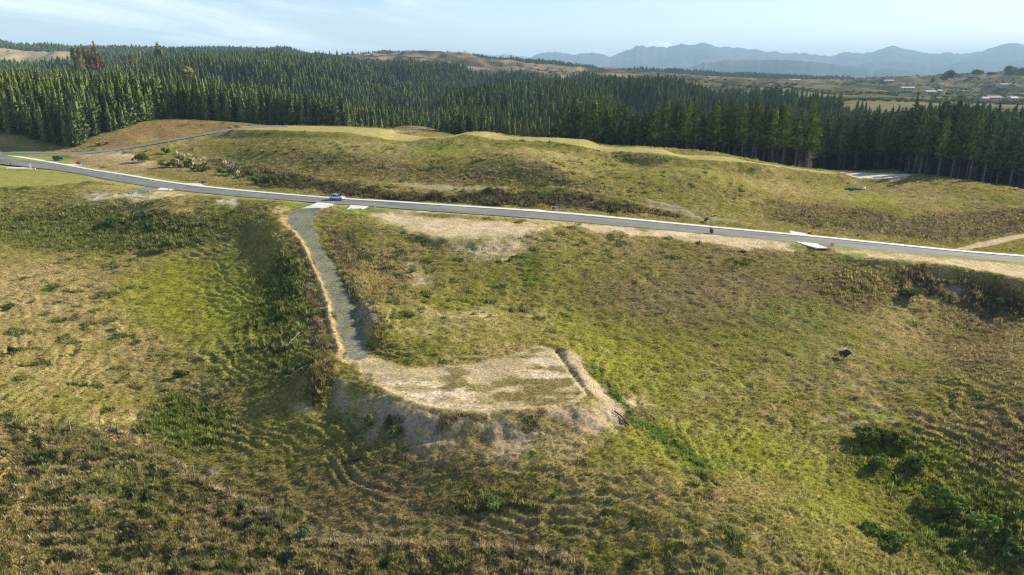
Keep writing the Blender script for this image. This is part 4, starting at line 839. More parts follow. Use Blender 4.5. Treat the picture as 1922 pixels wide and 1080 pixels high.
def leafcrown(seed, rx, ry, rz, n, leaf, lobes=7, z0=.25, up=.0):
    r = np.random.default_rng(seed); L = np.stack([r.uniform(-.6, .6, lobes), r.uniform(-.6, .6, lobes), r.uniform(z0, .95, lobes)], 1); Lr = r.uniform(.3, .55, lobes)
    k = r.integers(lobes, size=n); d = r.normal(size=(n, 3)); d /= np.linalg.norm(d, axis=1)[:, None]; d[:, 2] = np.abs(d[:, 2]) * .9 + d[:, 2] * .1
    c = L[k] + d * (Lr[k] * r.uniform(.55, 1.08, n) ** .6)[:, None]; c *= np.array((rx, ry, rz)); c[:, 2] = np.maximum(c[:, 2], .02)
    nn = d + r.normal(0, .55, (n, 3)); nn /= np.linalg.norm(nn, axis=1)[:, None]; a = np.cross(nn, r.normal(size=(n, 3))); a /= np.linalg.norm(a, axis=1)[:, None]; a[:, 2] += up; b = np.cross(nn, a)
    sz = leaf * r.uniform(.6, 1.5, (n, 1)); v = np.stack([c - a * sz, c + b * sz * .5, c + a * sz, c - b * sz * .5], 1).reshape(-1, 3)
    return np_mesh('foliage', v, np.arange(n * 4).reshape(-1, 4), False)
def stems(seed, rx, rz, k=4, r0=.06):
    r = random.Random(seed); V_ = []; F_ = []
    for i in range(k):
        a = r.uniform(0, 6.28); q = r.uniform(.1, .5) * rx; v, f = tube([(0, 0, -.2), (math.cos(a) * q * .4, math.sin(a) * q * .4, rz * .3), (math.cos(a) * q, math.sin(a) * q, rz * .75)], [r0, r0 * .7, r0 * .25], 5)
        F_ += [tuple(x + len(V_) for x in y) for y in f]; V_ += v
    return np_mesh('stem', np.array(V_), np.array(F_))
M_bush = leaf_mat('bush_leaves', (.125, .165, .05), .3, .45, (1.15, 1.05, .9)); M_bushd = leaf_mat('dark_bush_leaves', (.11, .15, .042), .3, .45, (1.2, 1.1, .9))
M_bushg = leaf_mat('grey_green_leaves', (.15, .215, .045), .35, .35, (1.05, 1.05, 1)); M_copper = leaf_mat('copper_leaves', (.16, .085, .04), .3, .3, (1.1, 1.05, 1)); M_yell = leaf_mat('yellow_green_leaves', (.24, .21, .055), .3, .35, (1.0, 1.05, 1))
M_dead = leaf_mat('dead_brush', (.20, .15, .10), .1, .3, (1, 1, 1))
def px_m(D): return D / F * 1.02
shrubs = []
def shrub(u, v, wpx, hpx, mat, label, seed, group=None, leaf=None, name='shrub', cat='shrub'):
    p = G1(u, v); q = px_m(p.y); rx = wpx * q * .62; rz = hpx * q * 1.0
    t = thing(name, label, cat, (p.x, p.y, p.z - .1), 0, group); lf = leaf or max(.10, min(.35, rx * .13)); n = int(min(5200, max(700, 3.6 * rx * (rx + rz) / lf ** 2)))
    fo = link('foliage', leafcrown(seed, rx, rx * .9, rz, n, lf), mat, t); link('stem', stems(seed, rx, rz), M_bark, t); shrubs.append(fo); return t
SH = [(271,305,30,15,M_bush,'rounded green shrub at the head of the gully below the lane'),(311,315,18,9,M_bush,'low green shrub in the gully just right of the clay scar'),(328,315,18,12,M_bushd,'dark green shrub among white pampas plumes in the gully'),(355,315,18,9,M_bushd,'nearly black shrub in the gully between two pampas clumps'),
 (383,322,22,10,M_bush,'spreading green shrub on the gully edge above the maroon sign'),(416,329,16,11,M_bush,'bright green shrub under the tallest pampas plumes'),(436,330,20,13,M_bushd,'dark shrub beside the rightmost gully pampas'),(468,333,22,13,M_bushd,'dark bush in the gully right of the pampas plumes'),
 (478,345,20,12,M_bush,'green shrub at the left end of the row beside the road verge'),(500,347,24,14,M_bush,'broad green shrub in the middle of the row beside the verge'),(516,349,20,14,M_bush,'brightest green round shrub in the row beside the verge'),(531,350,18,16,M_bushd,'dark shrub at the right end of the row beside the verge'),
 (312,290,16,9,M_bushd,'dark low shrub below the grey lane on the hillside'),
 (1757,950,66,62,M_bushg,'large grey-green bush at the upper end of the lower right gully'),(1800,955,52,44,M_bushg,'grey-green bush between two larger ones in the lower right gully'),(1846,1000,64,56,M_bushg,'tall grey-green bush halfway down the lower right gully'),(1872,1020,60,46,M_bush,'bright green bush at the foot of the lower right gully'),(1775,985,60,30,M_bushd,'dark bush in the shade below the large grey-green gully bush'),(1905,1050,80,44,M_bushd,'dark bush in the lower right corner of the picture'),
 (1660,1015,90,38,M_bushg,'low wide olive bush on the slope left of the gully bushes'),(1622,830,44,24,M_bushd,'dark shrub under the curved eroded scars on the right slope'),(1660,830,46,28,M_bush,'green shrub right of the dark one below the eroded scars'),(1690,838,36,18,M_bushd,'small dark shrub right of the shrubs below the eroded scars'),(1720,880,50,24,M_bushd,'dark thicket bush above the gully on the right'),(1645,880,40,22,M_bushd,'dark bush on the slope above the wide olive bush'),
 (1583,672,22,13,M_bushd,'single small dark green shrub on the right hillside'),(1188,1062,40,30,M_bushd,'dark green shrub by the bottom edge right of the fence end'),(573,1005,30,24,M_bush,'green shrub against the wire fence at the bottom'),(928,945,60,16,M_bush,'low green bramble patch on the slope below the platform'),(690,800,22,22,M_bushd,'dark plant on the shaded bank below the platform corner'),(740,815,26,16,M_bushd,'dark green plant on the grey bank under the platform'),
 (1040,930,20,10,M_bush,'small green weed clump on the spur above the dark shrub'),(1138,962,22,12,M_bush,'green weed clump in the middle of the brown spur'),(1190,985,24,14,M_bush,'green weed clump low on the brown spur above the dark shrub'),(20,580,18,8,M_bushd,'small dark shrub at the left edge of the tan slope'),(25,665,22,14,M_bushd,'dark green shrub low on the tan slope at the left edge'),
 (340,705,26,12,M_bushd,'dark shrub on the floor of the left grassy bowl'),(1880,480 + 90,24,14,M_bushd,'dark shrub in the shadow of the right-hand cut bank'),(1700,560,40,16,M_bushd,'dark shrub at the foot of the right-hand cut bank'),(1325,417,7,7,M_bushd,'tiny black bush on the far verge of the sealed road'),(220,425,40,14,M_bushd,'dark weedy shrub high in the left bowl'),(320,470,34,18,M_bush,'olive shrub below the dark band of the left bowl')]
for i, (u, v, w, h, m_, lab) in enumerate(SH): shrub(u, v, w * (.8 if v > 900 else 1), h * (.62 if v > 900 else 1), m_, lab, 200 + i)
t = shrub(1335, 439, 9, 9, M_dead, 'small leafless brown bush on the near edge of the sealed road', 300)

# pampas and golden tussocks
M_blade = plain_mat('pampas_blades', (.22, .22, .08), .9, .05, 0, .3, 3.); M_plume = plain_mat('pampas_plumes', (.52, .43, .33), 1.0, 0, 0, .15, 4.); M_gold = plain_mat('golden_blades', (.50, .34, .09), .9, .05, 0, .3, 3.)
def clump(seed, n, r, h, lean=.8, w=.035):
    q = np.random.default_rng(seed); a = q.uniform(0, 6.28, n); l = q.uniform(.15, 1, n) * r * lean; hh_ = h * q.uniform(.6, 1.1, n); v = []
    for k in range(n):
        dx, dy = math.cos(a[k]), math.sin(a[k]); px, py = -dy * w, dx * w; bx, by = dx * r * .12, dy * r * .12
        v += [(bx - px, by - py, -.1), (bx + px, by + py, -.1), (bx + dx * l[k] * .5 + px, by + dy * l[k] * .5 + py, hh_[k] * .75), (bx + dx * l[k] - px, by + dy * l[k] - py, hh_[k] * .8 - .1 * l[k])]
    return np_mesh('leaves', np.array(v), np.arange(4 * n).reshape(-1, 4), False)
def plume(seed, n, h):
    r = random.Random(seed); mb = MB()
    for k in range(n):
        a = r.uniform(0, 6.28); l = r.uniform(.1, .6); p0 = Vector((math.cos(a) * .1, math.sin(a) * .1, .2)); p1 = Vector((math.cos(a) * l, math.sin(a) * l, h * r.uniform(.75, 1.05))); d = (p1 - p0).normalized(); nrm = Vector((math.cos(a), math.sin(a), -.3))
        mb.cyl(p0, p1, .015, .012, 5)
        rings = []
        for q, rr in ((0, .03), (.25, .16), (.6, .19), (.9, .10), (1.0, .02)):
            c = p1 + d * (q - .15) * 1.0 + nrm * .12 * q * q; rings.append([c + Vector((math.cos(x) * rr * r.uniform(.8, 1.2), math.sin(x) * rr * r.uniform(.8, 1.2), 0)) for x in (0, 1.047, 2.094, 3.1416, 4.189, 5.236)])
        mb.loft(rings)
    return mb
PAM = [(341,302,'pampas clump with the highest white plumes at the left of the gully'),(334,299,'pampas clump at the top left of the gully plumes'),(348,307,'pampas clump just below the highest left plumes'),(357,303,'lone pampas clump right of the highest left plumes'),(336,314,'pampas clump on the lower left edge of the gully'),(364,314,'pampas clump beside the nearly black shrub'),(362,320,'low pampas clump on the verge side of the gully'),(376,314,'pampas clump above the spreading green shrub'),(385,311,'pampas clump at the right of the upper plume group'),(422,315,'tall pampas clump in the middle of the gully'),(426,318,'pampas clump leaning right beside the tall middle one'),(438,322,'rightmost of the upper pampas clumps in the gully'),(433,323,'pampas clump below the tall middle plumes'),(447,336,'lowest pampas clump beside the dark bush near the verge')]
for i, (u, v, lab) in enumerate(PAM):
    p = G1(u, v); t = thing('pampas_grass', lab, 'pampas grass', (p.x, p.y, p.z), 0, 'white plumed pampas in the gully')
    link('leaves', clump(400 + i, 90, 1.2, 1.4), M_blade, t); plume(420 + i, 5 + i % 3, 2.1 + .2 * (i % 3)).done('plumes', M_plume, t, True)
for i, (u, v, lab) in enumerate([(493,288,'golden tussock on the far hillside, leftmost of three'),(518,287,'largest golden tussock on the far hillside, middle of three'),(552,284,'golden tussock on the far hillside, rightmost of three'),(185,273,'straw coloured flax bush on the brown knoll left of the lane'),(200,271,'straw coloured flax bush nearest the lane on the brown knoll')]):
    p = G1(u, v); tag(link('tussock', clump(450 + i, 160, 1.5, 1.6, .8, .06), M_gold), lab, 'tussock').location = p

# ------------------------------------------------------------------ car
M_paint, b, out = new_mat('silver_blue_paint'); pr = surf(b, out, (.58, .66, .74, 1), .3, .5, .4); pr.inputs['Coat Weight'].default_value = .6
M_glass = plain_mat('dark_glass', (.012, .015, .02), .06, .6, 0, 0); M_tyre = plain_mat('tyre_rubber', (.02, .02, .02), .9, .1); M_rim = plain_mat('alloy_rim', (.5, .5, .52), .35, .5, .8, .1); M_lamp = plain_mat('headlamp_lens', (.8, .82, .85), .1, .5, 0, 0); M_red = plain_mat('tail_lens', (.35, .02, .02), .2, .5, 0, 0); M_black = plain_mat('black_plastic', (.02, .02, .02), .6, .3)
def road_at(u, v, f):
    p = G1(u, v); d = np.hypot(ROAD.c[:, 0] - p.x, ROAD.c[:, 1] - p.y); i = int(d.argmin()); a = ROAD.A[i] + (ROAD.B[i] - ROAD.A[i]) * f; e = ROAD.c[i + 1] - ROAD.c[i - 1]
    return Vector((a[0], a[1], ROAD.z[i] + .02)), math.atan2(e[1], e[0])
cp, crz = road_at(636, 375, .28)
car = thing('car', 'silver blue hatchback driving right along the sealed road', 'car', cp, crz)
st = [(-1.97,.42,.80,.66),(-1.93,.30,.96,.77),(-1.75,.24,1.0,.83),(-1.0,.21,1.0,.85),(0,.20,.985,.855),(.75,.20,.97,.85),(1.05,.21,.96,.84),(1.45,.22,.88,.82),(1.78,.25,.78,.76),(1.93,.30,.70,.66),(1.97,.38,.60,.56)]
def ring(x, zb, zt, w): h = zt - zb; return [(x, -w * .9, zb), (x, w * .9, zb), (x, w, zb + .2 * h), (x, w * 1.0, zb + .65 * h), (x, w * .95, zt - .03), (x, w * .82, zt + .02), (x, -w * .82, zt + .02), (x, -w * .95, zt - .03), (x, -w, zb + .65 * h), (x, -w, zb + .2 * h)]
MB().loft([ring(*q) for q in st]).done('body', M_paint, car, True)
def ring2(x0, z0, w0): return [(x0, -w0, z0), (x0, w0, z0)]
belt = [(-1.88, .98, .74), (-1.0, .99, .80), (.1, .98, .80), (1.02, .955, .76)]; roof = [(-1.70, 1.43, .60), (-1.0, 1.52, .62), (-.15, 1.52, .61), (.12, 1.47, .57)]
cb_ = [[(b_[0], -b_[2], b_[1]), (b_[0], b_[2], b_[1]), (r_[0], r_[2], r_[1] - .05), (r_[0], r_[2] * .85, r_[1]), (r_[0], -r_[2] * .85, r_[1]), (r_[0], -r_[2], r_[1] - .05)] for b_, r_ in zip(belt, roof)]
cab = MB().loft(cb_).done('cabin', M_paint, car, True)
def lp(a, b_, t): return tuple(x + (y - x) * t for x, y in zip(a, b_))
def pane(name, q4, off): MB().poly([tuple(Vector(p) + Vector(off)) for p in q4] + [tuple(Vector(p) + Vector(off) * .4) for p in q4], [(0, 1, 2, 3), (0, 4, 5, 1), (1, 5, 6, 2), (2, 6, 7, 3), (3, 7, 4, 0)]).done(name, M_glass, car)
for sd in (-1, 1):
    for (x0, x1, X0, X1) in ((-1.62,-1.05,-1.50,-1.02),(-.98,-.12,-.96,-.22),(-.05,.86,-.15,.12)):
        def bp(x): return (x, sd * np.interp(x, [q[0] for q in belt], [q[2] for q in belt]), np.interp(x, [q[0] for q in belt], [q[1] for q in belt]))
        def rp(x): return (x, sd * np.interp(x, [q[0] for q in roof], [q[2] for q in roof]), np.interp(x, [q[0] for q in roof], [q[1] for q in roof]) - .05)
        a, b_, c, d = bp(x0), bp(x1), rp(X1), rp(X0)
        pane('window', [lp(a, d, .06), lp(b_, c, .06), lp(b_, c, .94), lp(a, d, .94)], (0, sd * .022, .008))
    MB().box((.72, sd * .93, 1.02), (.12, .16, .11), 0, .03).done('mirror', M_paint, car); MB().box((1.83, sd * .52, .70), (.16, .26, .13), 0, .03).done('headlight', M_lamp, car); MB().box((-1.90, sd * .70, .92), (.10, .14, .24), 0, .02).done('tail_light', M_red, car)
    for x in (-1.22, 1.25):
        wl = MB().cyl((x, sd * .66, .30), (x, sd * .865, .30), .30, None, 24).done('wheel', M_tyre, car); MB().cyl((x, sd * .80, .30), (x, sd * .885, .30), .20, .19, 16).done('rim', M_rim, wl)
        MB().cyl((x, sd * .62, .33), (x, sd * .862, .33), .36, None, 24).done('wheel_arch', M_black, car)
    for x in (-.85, .05): MB().box((x, sd * .862, .80), (.18, .03, .035)).done('door_handle', M_paint, car)
pane('windscreen', [(.98, -.70, .98), (.98, .70, .98), (.16, .52, 1.45), (.16, -.52, 1.45)], (.02, 0, .02)); pane('rear_window', [(-1.87, .66, 1.02), (-1.87, -.66, 1.02), (-1.72, -.54, 1.40), (-1.72, .54, 1.40)], (-.025, 0, .01))

# ------------------------------------------------------------------ roadside things
M_mar = plain_mat('maroon_sign_face', (.32, .03, .07), .5, .3, 0, .15); M_pink = plain_mat('pink_sign_face', (.62, .32, .40), .5, .3, 0, .12); M_wframe = plain_mat('white_frame', (.75, .70, .68), .6, .3, 0, .1); M_teal = plain_mat('teal_plastic', (.16, .42, .36), .5, .3, 0, .1); M_slate = plain_mat('slate_blue_plastic', (.22, .30, .36), .5, .3, 0, .1); M_wht = plain_mat('white_plastic', (.78, .80, .76), .5, .3, 0, .08); M_grn = plain_mat('dark_green_steel', (.015, .10, .07), .5, .3, 0, .2, 2.); M_wood = plain_mat('weathered_timber', (.26, .22, .17), .95, .05, 0, .3, 4.); M_steel = plain_mat('grey_steel', (.35, .35, .35), .5, .4, .6, .15); M_org = plain_mat('orange_plastic', (.75, .25, .08), .5, .3, 0, .1)
def face(p): return math.atan2(-p.x, p.y)       # signs look towards the slope the survey was flown from
def sign(u, v, w, h, mat, label, tilt=.0):
    p = G1(u, v); t = thing('sign_board', label, 'sign', p, face(p) + tilt)
    MB().box((0, 0, .45 + h / 2), (w, .03, h)).done('panel', mat, t)
    f = MB()
    for x in (-1, 1): f.box((x * (w / 2 + .03), 0, .45 + h / 2), (.06, .05, h + .12))
    for z in (0, 1): f.box((0, 0, .45 - .03 + z * (h + .06)), (w, .05, .06))
    f.done('frame', M_wframe, t)
    for x in (-1, 1): MB().box((x * w * .42, 0, .1), (.06, .045, .56)).done('leg', M_wframe, t)
def pillar(u, v, mat, label, h=1.2, w=.5):
    p = G1(u, v); t = thing('utility_pillar', label, 'utility box', p, face(p))
    MB().box((0, 0, .14), (w * 1.2, w * 1.0, .4), 0, .03).done('base', M_wht, t); MB().box((0, 0, .34 + (h - .4) / 2), (w, w * .7, h - .4), 0, .03).done('cabinet', mat, t); MB().box((0, 0, h - .03), (w * 1.1, w * .8, .08), 0, .02).done('cap', mat, t)
sign(147, 311, 1.15, 1.0, M_mar, 'maroon lot sign beside the slate pillar on the verge near the green trailer'); pillar(152, 310.5, M_slate, 'slate blue utility pillar with white base behind the maroon sign near the trailer', 1.35)
sign(381.3, 347.5, .95, .85, M_mar, 'maroon lot sign at the end of the concrete crossing below the gully shrubs'); pillar(386.8, 346, M_slate, 'grey blue utility pillar with white base right of the middle maroon sign', 1.1)
sign(1038.8, 397, .80, .80, M_mar, 'maroon lot sign on the far verge in front of the dark scrub bank'); pillar(1044, 395.3, M_teal, 'teal utility pillar with white base beside the maroon sign by the scrub bank', 1.1, .46)
sign(1561, 466.6, .85, .85, M_pink, 'faded pink sign board on the near verge right of the concrete crossing', .35)
def post(u, v, h, w, mat, label, name='marker_post', cat='post'):
    p = G1(u, v); t = thing(name, label, cat, p, face(p)); MB().box((0, 0, h / 2 - .1), (w, w * .6, h + .2), 0, .01).done('shaft', mat, t); MB().box((0, 0, h + .015), (w * 1.15, w * .8, .05)).done('cap', mat, t)
post(627, 386.5, 1.05, .34, M_wht, 'white box-like marker post at the right corner of the driveway crossing'); post(703.5, 390.5, 1.0, .32, M_wht, 'white marker post right of the second concrete crossing'); post(317.5, 357.5, .7, .34, M_wframe, 'short pale marker post on the small crossing left of the road'); post(58, 318.3, 1.75, .6, M_wht, 'tall white service post at the head of the lawn'); post(-.5, 289, 1.4, .5, M_wht, 'white post cut by the left edge of the picture'); post(1523.5, 438, .75, .22, M_org, 'orange marker stake on the far verge above the right-hand crossing', 'marker_stake', 'stake'); post(20.5, 311.5, .8, .28, M_black, 'short black stake beside the road left of the lawn', 'marker_stake', 'stake'); post(75.5, 288, 1.0, .2, M_wood, 'thin timber stake on the bank by the side lane', 'marker_stake', 'stake')
p = G1(66.5, 320); t = thing('traffic_cone', 'pale orange traffic cone on the lawn edge beside the white service post', 'cone', p); MB().cyl((0, 0, .05), (0, 0, .95), .26, .05, 16).done('cone', M_org, t); MB().box((0, 0, .03), (.75, .75, .08), 0, .02).done('base', M_org, t); MB().cyl((0, 0, .45), (0, 0, .62), .175, .135, 16).done('band', M_wht, t)
p = G1(1519.5, 440); t = thing('valve_box', 'small black box on the verge at the foot of the orange stake', 'box', p); MB().box((0, 0, .2), (.55, .4, .45), 0, .03).done('body', M_black, t); MB().box((0, 0, .45), (.6, .45, .06), 0, .01).done('lid', M_black, t)
# green tipping trailer on the verge
p = G1(107.5, 302); t = thing('trailer', 'dark green high-sided trailer parked on the verge above the kerb', 'trailer', p, face(p) * .4)
q = MB(); q.loft([[(-1.05, -.65, .55), (1.05, -.65, .55), (1.05, .65, .55), (-1.05, .65, .55)], [(-1.3, -.85, 1.65), (1.25, -.85, 1.65), (1.25, .85, 1.65), (-1.3, .85, 1.65)], [(-1.24, -.79, 1.65), (1.19, -.79, 1.65), (1.19, .79, 1.65), (-1.24, .79, 1.65)], [(-1.0, -.6, .7), (1.0, -.6, .7), (1.0, .6, .7), (-1.0, .6, .7)]]); q.done('tub', M_grn, t)
MB().box((1.68, 0, .85), (.62, .8, 1.0), 0, .05).done('engine_box', M_grn, t); MB().box((.3, 0, .48), (3.0, .9, .10)).done('chassis', M_steel, t)
for x in (-.55, .25):
    for y in (-.72, .72): w_ = MB().cyl((x, y - .1, .32), (x, y + .1, .32), .32, None, 18).done('wheel', M_tyre, t); MB().cyl((x, y - .115, .32), (x, y + .115, .32), .17, None, 12).done('rim', M_rim, w_)
MB().cyl((1.8, 0, .42), (2.6, 0, .40), .05).done('drawbar', M_steel, t)
# bundle of green netting and white sack on the far slope
p = G1(1600, 356.5); M_net = plain_mat('green_netting', (.03, .13, .09), .9, .1, 0, .35, 2.)
rings = []
for i in range(15):
    k = i / 14; x = (k - .5) * 5.2; w = .5 * math.sin(math.pi * min(max(k, .04), .96)) ** .5 + .1; h = w * (1.0 + .4 * math.sin(i * 2.1)); yy = .35 * math.sin(i * .8); rings.append([(x, yy + w * math.cos(a), .1 + h * max(math.sin(a), -.2)) for a in [2 * math.pi * j / 10 for j in range(10)]])
o = MB().loft(rings).done('netting_roll', M_net, None, True); o.location = (p.x, p.y, p.z); tag(o, 'crumpled dark green netting lying on the far slope below the gravel pad', 'netting')
p = G1(1621, 356); o = MB(); o.loft([[((.7 - .1 * z) * math.cos(a) * r_, (.5) * math.sin(a) * r_, z) for a in [2 * math.pi * j / 10 for j in range(10)]] for z, r_ in ((0, .8), (.25, 1.05), (.55, .95), (.8, .55), (.9, .2))]); o = o.done('sack', M_wht, None, True); o.location = p; tag(o, 'white bulk sack on the far slope right of the green netting', 'sack')
# pipes
def pipe(pxs, r, mat, label, name='drain_pipe', lift=.12):
    w = G([a[0] for a in pxs], [a[1] for a in pxs]); w = resample(w, .4); w = smooth(w, 2); z = surf_z(w[:, 0], w[:, 1]); path = [(0, 0, 0)]
    V_ = []; F_ = []; n = 8
    for i in range(len(w)):
        e = w[min(i + 1, len(w) - 1)] - w[max(i - 1, 0)]; e = Vector((e[0], e[1], 0)).normalized(); sde = Vector((-e.y, e.x, 0))
        for k in range(n): a = 2 * math.pi * k / n; c = Vector((w[i, 0], w[i, 1], z[i] + lift)) + sde * r * math.cos(a) + Vector((0, 0, r * math.sin(a))); V_.append(c)
    F_ = [(i * n + k, i * n + (k + 1) % n, (i + 1) * n + (k + 1) % n, (i + 1) * n + k) for i in range(len(w) - 1) for k in range(n)]
    c0 = Vector(np.mean(w, 0)); o = link(name, np_mesh(name, np.array([v - c0 for v in V_]), np.array(F_)), mat); o.location = c0; tag(o, label, 'pipe')
M_pale = plain_mat('pale_pipe', (.30, .28, .24), .8, .2, 0, .2)
pipe([(1153, 777), (1165, 785), (1174, 794), (1180, 804)], .09, M_black, 'black drain hose curving down the bank right of the platform', 'drain_hose', .2)
pipe([(655, 869), (667, 866), (679, 864)], .15, M_black, 'short black pipe on the slope below the platform', 'drain_pipe', .2)
pipe([(538, 655), (550, 640), (563, 628)], .09, M_pale, 'upper of two pale drain pipes left of the driveway bank', lift=.3); pipe([(534, 713), (555, 701), (577, 689)], .09, M_pale, 'lower of two pale drain pipes left of the driveway bank', lift=.3)

# wire fence across the rough country at the bottom
fpx = [(-40, 798), (33, 797), (132, 806), (222, 810), (290, 852), (365, 897), (433, 932), (500, 974), (560, 1008), (628, 1022), (692, 1024), (755, 1028), (828, 1030), (900, 1034), (965, 1038), (1020, 1044), (1075, 1064)]
fw = G([a[0] for a in fpx], [a[1] for a in fpx]); f0 = Vector(fw[8]); t = thing('wire_fence', 'old post and wire fence running through the long grass at the bottom left', 'fence', f0)
for i, q in enumerate(fw):
    hh_ = 1.25 + .2 * ((i * 7) % 3); mb = MB(); c = Vector(q) - f0; mb.cyl(c + Vector((0, 0, -.4)), c + Vector((.05 * ((i * 5) % 3 - 1), 0, hh_)), .085, .075, 8); mb.done('post', M_wood, t)
for k in range(4):
    V_ = []; F_ = []
    for i in range(len(fw) - 1):
        a = Vector(fw[i]) - f0 + Vector((0, -.09, .3 + .27 * k)); b_ = Vector(fw[i + 1]) - f0 + Vector((0, -.09, .3 + .27 * k)); n = len(V_); V_ += [a, b_, b_ + Vector((0, 0, .012)), a + Vector((0, 0, .012)), a + Vector((0, .012, 0)), b_ + Vector((0, .012, 0)), b_ + Vector((0, .012, .012)), a + Vector((0, .012, .012))]; F_ += [(n, n + 1, n + 2, n + 3), (n + 4, n + 7, n + 6, n + 5), (n, n + 4, n + 5, n + 1), (n + 3, n + 2, n + 6, n + 7)]
    link('wire', np_mesh('wire', np.array(V_), np.array(F_), False), M_steel, t)

# ------------------------------------------------------------------ trees that stand out, far houses, far scrub
def tree_top(u, vt, D, wpx, mat, label, seed, name='broadleaf_tree', conif=False, group=None, minh=6):
    x, y, zt = [float(a) for a in at_D(u, vt, D)]; zb = float(zat(x, y)); H = max(zt - zb, minh); rx = wpx * px_m(D) * .6
    t = thing(name, label, 'tree', (x, y, zt - H), 0, group)
    if conif:
        c, tk = conifer(seed, H, rx, H * .1, 16, .75); link('crown', c, mat, t); link('trunk', tk, M_bark, t)
    else:
        cm = leafcrown(seed, rx, rx, H, 1500, max(rx, H * .4) * .12, 9, .3); cm.name = 'crown'; link('crown', cm, mat, t)
        tv, tf = tube([(0, 0, -1), (0, 0, H * .3), (rx * .1, 0, H * .7)], [.5, .35, .12]); link('trunk', np_mesh('trunk', np.array(tv), np.array(tf)), M_bark, t)
    return t
for i, a in enumerate([(143,103,760,16,M_yell,'olive yellow tree rising at the left of the copper tree'),(160,105,780,18,M_yell,'tall yellow green tree between the olive tree and the copper tree'),(176,108,790,14,M_yell,'yellowish tree touching the copper tree'),(186,114,740,20,M_copper,'copper red tree standing above the left forest'),(176,116,730,14,M_copper,'smaller copper brown tree in front of the red one'),(298,103,900,18,M_yell,'yellow green tree on the forest skyline left of centre'),(243,122,800,22,M_copper,'dull brown tree in a gap of the left forest'),(350,132,640,14,M_yell,'pale yellow green tree low in the left forest'),
    (1773,141,1600,12,M_bushd,'round dark tree on the skyline at the left end of the right-hand hill'),(1785,138,1600,16,M_bushd,'tall umbrella shaped dark tree near the left end of the right-hand hill'),(1752,147,1500,7,M_bushd,'smallest dark tree at the left foot of the right-hand hill'),(1837,134,1650,18,M_bushd,'wide dark tree on the middle of the right-hand hill crest'),(1862,136,1700,16,M_bushd,'dark tree on the hill crest right of the wide one'),(1889,129.5,1750,16,M_bushd,'tallest dark tree on the right-hand hill crest'),(1904,131.5,1750,14,M_bushd,'dark tree on the hill crest between the tallest and the frame edge'),(1920,132,1750,16,M_bushd,'dark tree on the hill crest cut by the right frame edge'),(1803,181,1000,10,M_bushd,'dark tree below the right-hand hill beside the far houses')]): tree_top(*a, 600 + i)
tree_top(1725, 167, 520, 18, M_pine, 'big dark conifer standing above the right-hand forest canopy', 640, 'conifer', True)
for i, a in enumerate([(508,86,1450,10,'left one of the old conifers on the central skyline'),(521,83,1450,12,'highest conifer on the central skyline'),(533,86,1450,10,'conifer right of the highest one on the central skyline'),(546,90,1480,12,'broad conifer on the central skyline before the dip'),(566,94,1480,10,'conifer in the dip of the central skyline'),(618,95,1560,12,'conifer above the left end of the bare brown hills'),(632,93,1560,12,'tallest conifer above the left end of the bare brown hills'),(604,97,1560,10,'low conifer left of the ones above the bare brown hills'),(1185,131,2300,5,'single tall tree on the far forest strip under the main peaks')]):
    tree_top(a[0], a[1], a[2], a[3], M_pine, a[4], 650 + i, 'conifer', True)
M_roofw = plain_mat('pale_roofing', (.42, .42, .41), .5, .3, .1, .05); M_wall = plain_mat('pale_cladding', (.42, .38, .33), .8, .2, 0, .1); M_roofd = plain_mat('rust_roofing', (.35, .20, .15), .6, .3, 0, .1)
def house(u, v, D, L, Wd, label, rm, rz=0.):
    x, y, _ = [float(a) for a in at_D(u, v, D)]; z = max(float(zat(x, y)), float(at_D(u, v, D)[2])) ; t = thing('house', label, 'house', (x, y, z), rz)
    h = 3.2; MB().box((0, 0, h / 2 - 1.5), (L, Wd, h + 3)).done('wall', M_wall, t)
    MB().poly([(-L/2-.5, -Wd/2-.6, h-.1), (L/2+.5, -Wd/2-.6, h-.1), (L/2+.5, 0, h+2), (-L/2-.5, 0, h+2), (-L/2-.5, Wd/2+.6, h-.1), (L/2+.5, Wd/2+.6, h-.1)], [(0, 1, 2, 3), (3, 2, 5, 4), (0, 3, 4), (1, 5, 2), (0, 4, 5, 1)]).done('roof', rm, t)
    for k in (-1, 0, 1): MB().box((k * L * .3, -Wd / 2, 1.6), (L * .12, .12, 1.3)).done('window', M_glass, t)
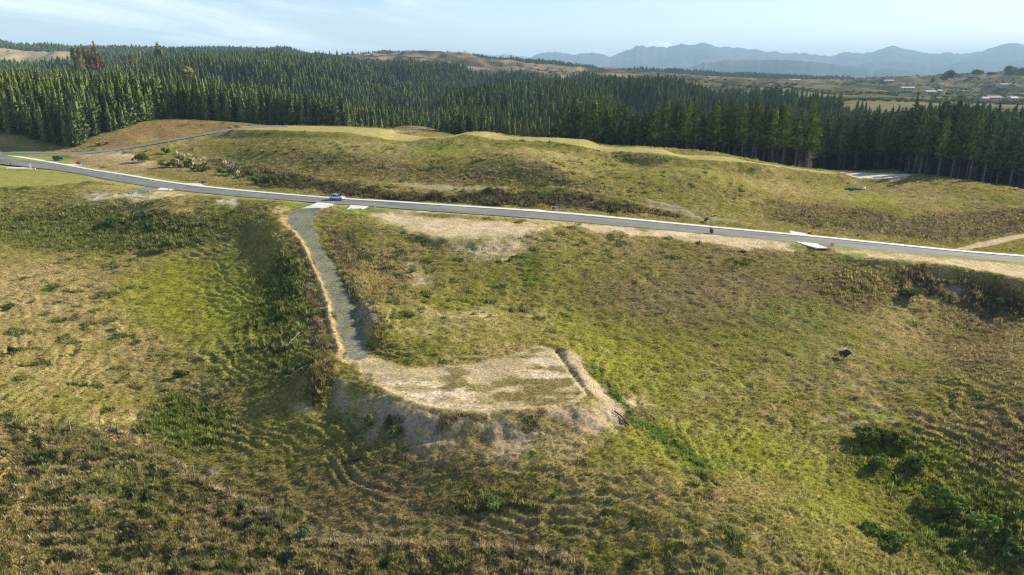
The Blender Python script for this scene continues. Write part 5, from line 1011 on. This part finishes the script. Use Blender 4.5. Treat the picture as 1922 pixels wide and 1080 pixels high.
for a in [(1320,158,1950,17,10,'white roofed house on the pale flats below the far forest strip',M_roofw),(1366,157,1950,14,9,'first of the close pair of white roofed houses on the far flats',M_roofw),(1377,157.5,1930,12,9,'second of the close pair of white roofed houses on the far flats',M_roofw),(1489,162.5,1500,24,12,'long pale shed beside the scarp in the middle distance',M_roofw),(1628,157,2100,18,10,'white roof on the terrace edge right of the long shed',M_roofw),(1666,162,1700,22,12,'pale roofed house below the terrace near the pasture track',M_roofw),(1702,168.5,1350,24,11,'long white roofed house under the pale pasture spur',M_roofw),(1745,176,1150,16,10,'bright white roofed house at the foot of the right-hand hill',M_roofw),(1763,174.5,1180,7,6,'small white shed right of the bright roofed house',M_roofw),(1863,188,900,16,10,'pinkish roofed house on the far edge of the right-hand forest',M_roofd),(1847,190,880,7,6,'tiny pale shed left of the pinkish roofed house',M_roofw),(1901,189.5,880,8,6,'pale shed at the right edge beyond the forest',M_roofw),(1883,162,1400,14,9,'rust roofed house halfway up the right-hand hill',M_roofd)]: house(*a)
fs = []
n = 60000; s_ = rng.uniform(-.8, .9, n); D_ = np.exp(rng.uniform(math.log(800), math.log(4200), n)); x_ = s_ * D_
inF = np.minimum(np.minimum(sdist(FP, s_, np.log(D_)), sdist(BAND, s_, np.log(D_))), sdist(LEFTF, s_, np.log(D_))) < 0.004
den = sst(fbm(x_ / 140, D_ / 140, 71, 4), .47, .62); den = np.where(s_ > s_of(1740), .25 + .75 * den, den * .55); den = np.where((s_ < s_of(210)), den * .5, den); den = np.where(s_ < s_of(1000), den * .35, den)
kp = (~inF) & (rng.random(n) < den); x_, D_, s_ = x_[kp], D_[kp], s_[kp]; sc = rng.uniform(.5, 1.5, len(x_)) * np.where(D_ > 2000, 1.5, 1.0)
scatter('far_scrub', np.stack([x_, D_, zat(x_, D_) - .3], 1), rng.uniform(0, 6.28, len(x_)), np.stack([sc * 1.6, sc * 1.6, sc * 1.5], 1), rng.integers(3, size=len(x_)), [(shrubs[14],), (shrubs[3 + 15],), (shrubs[17],)], 'dark scrub and small trees dotted over the far hills and flats', 'scrub')
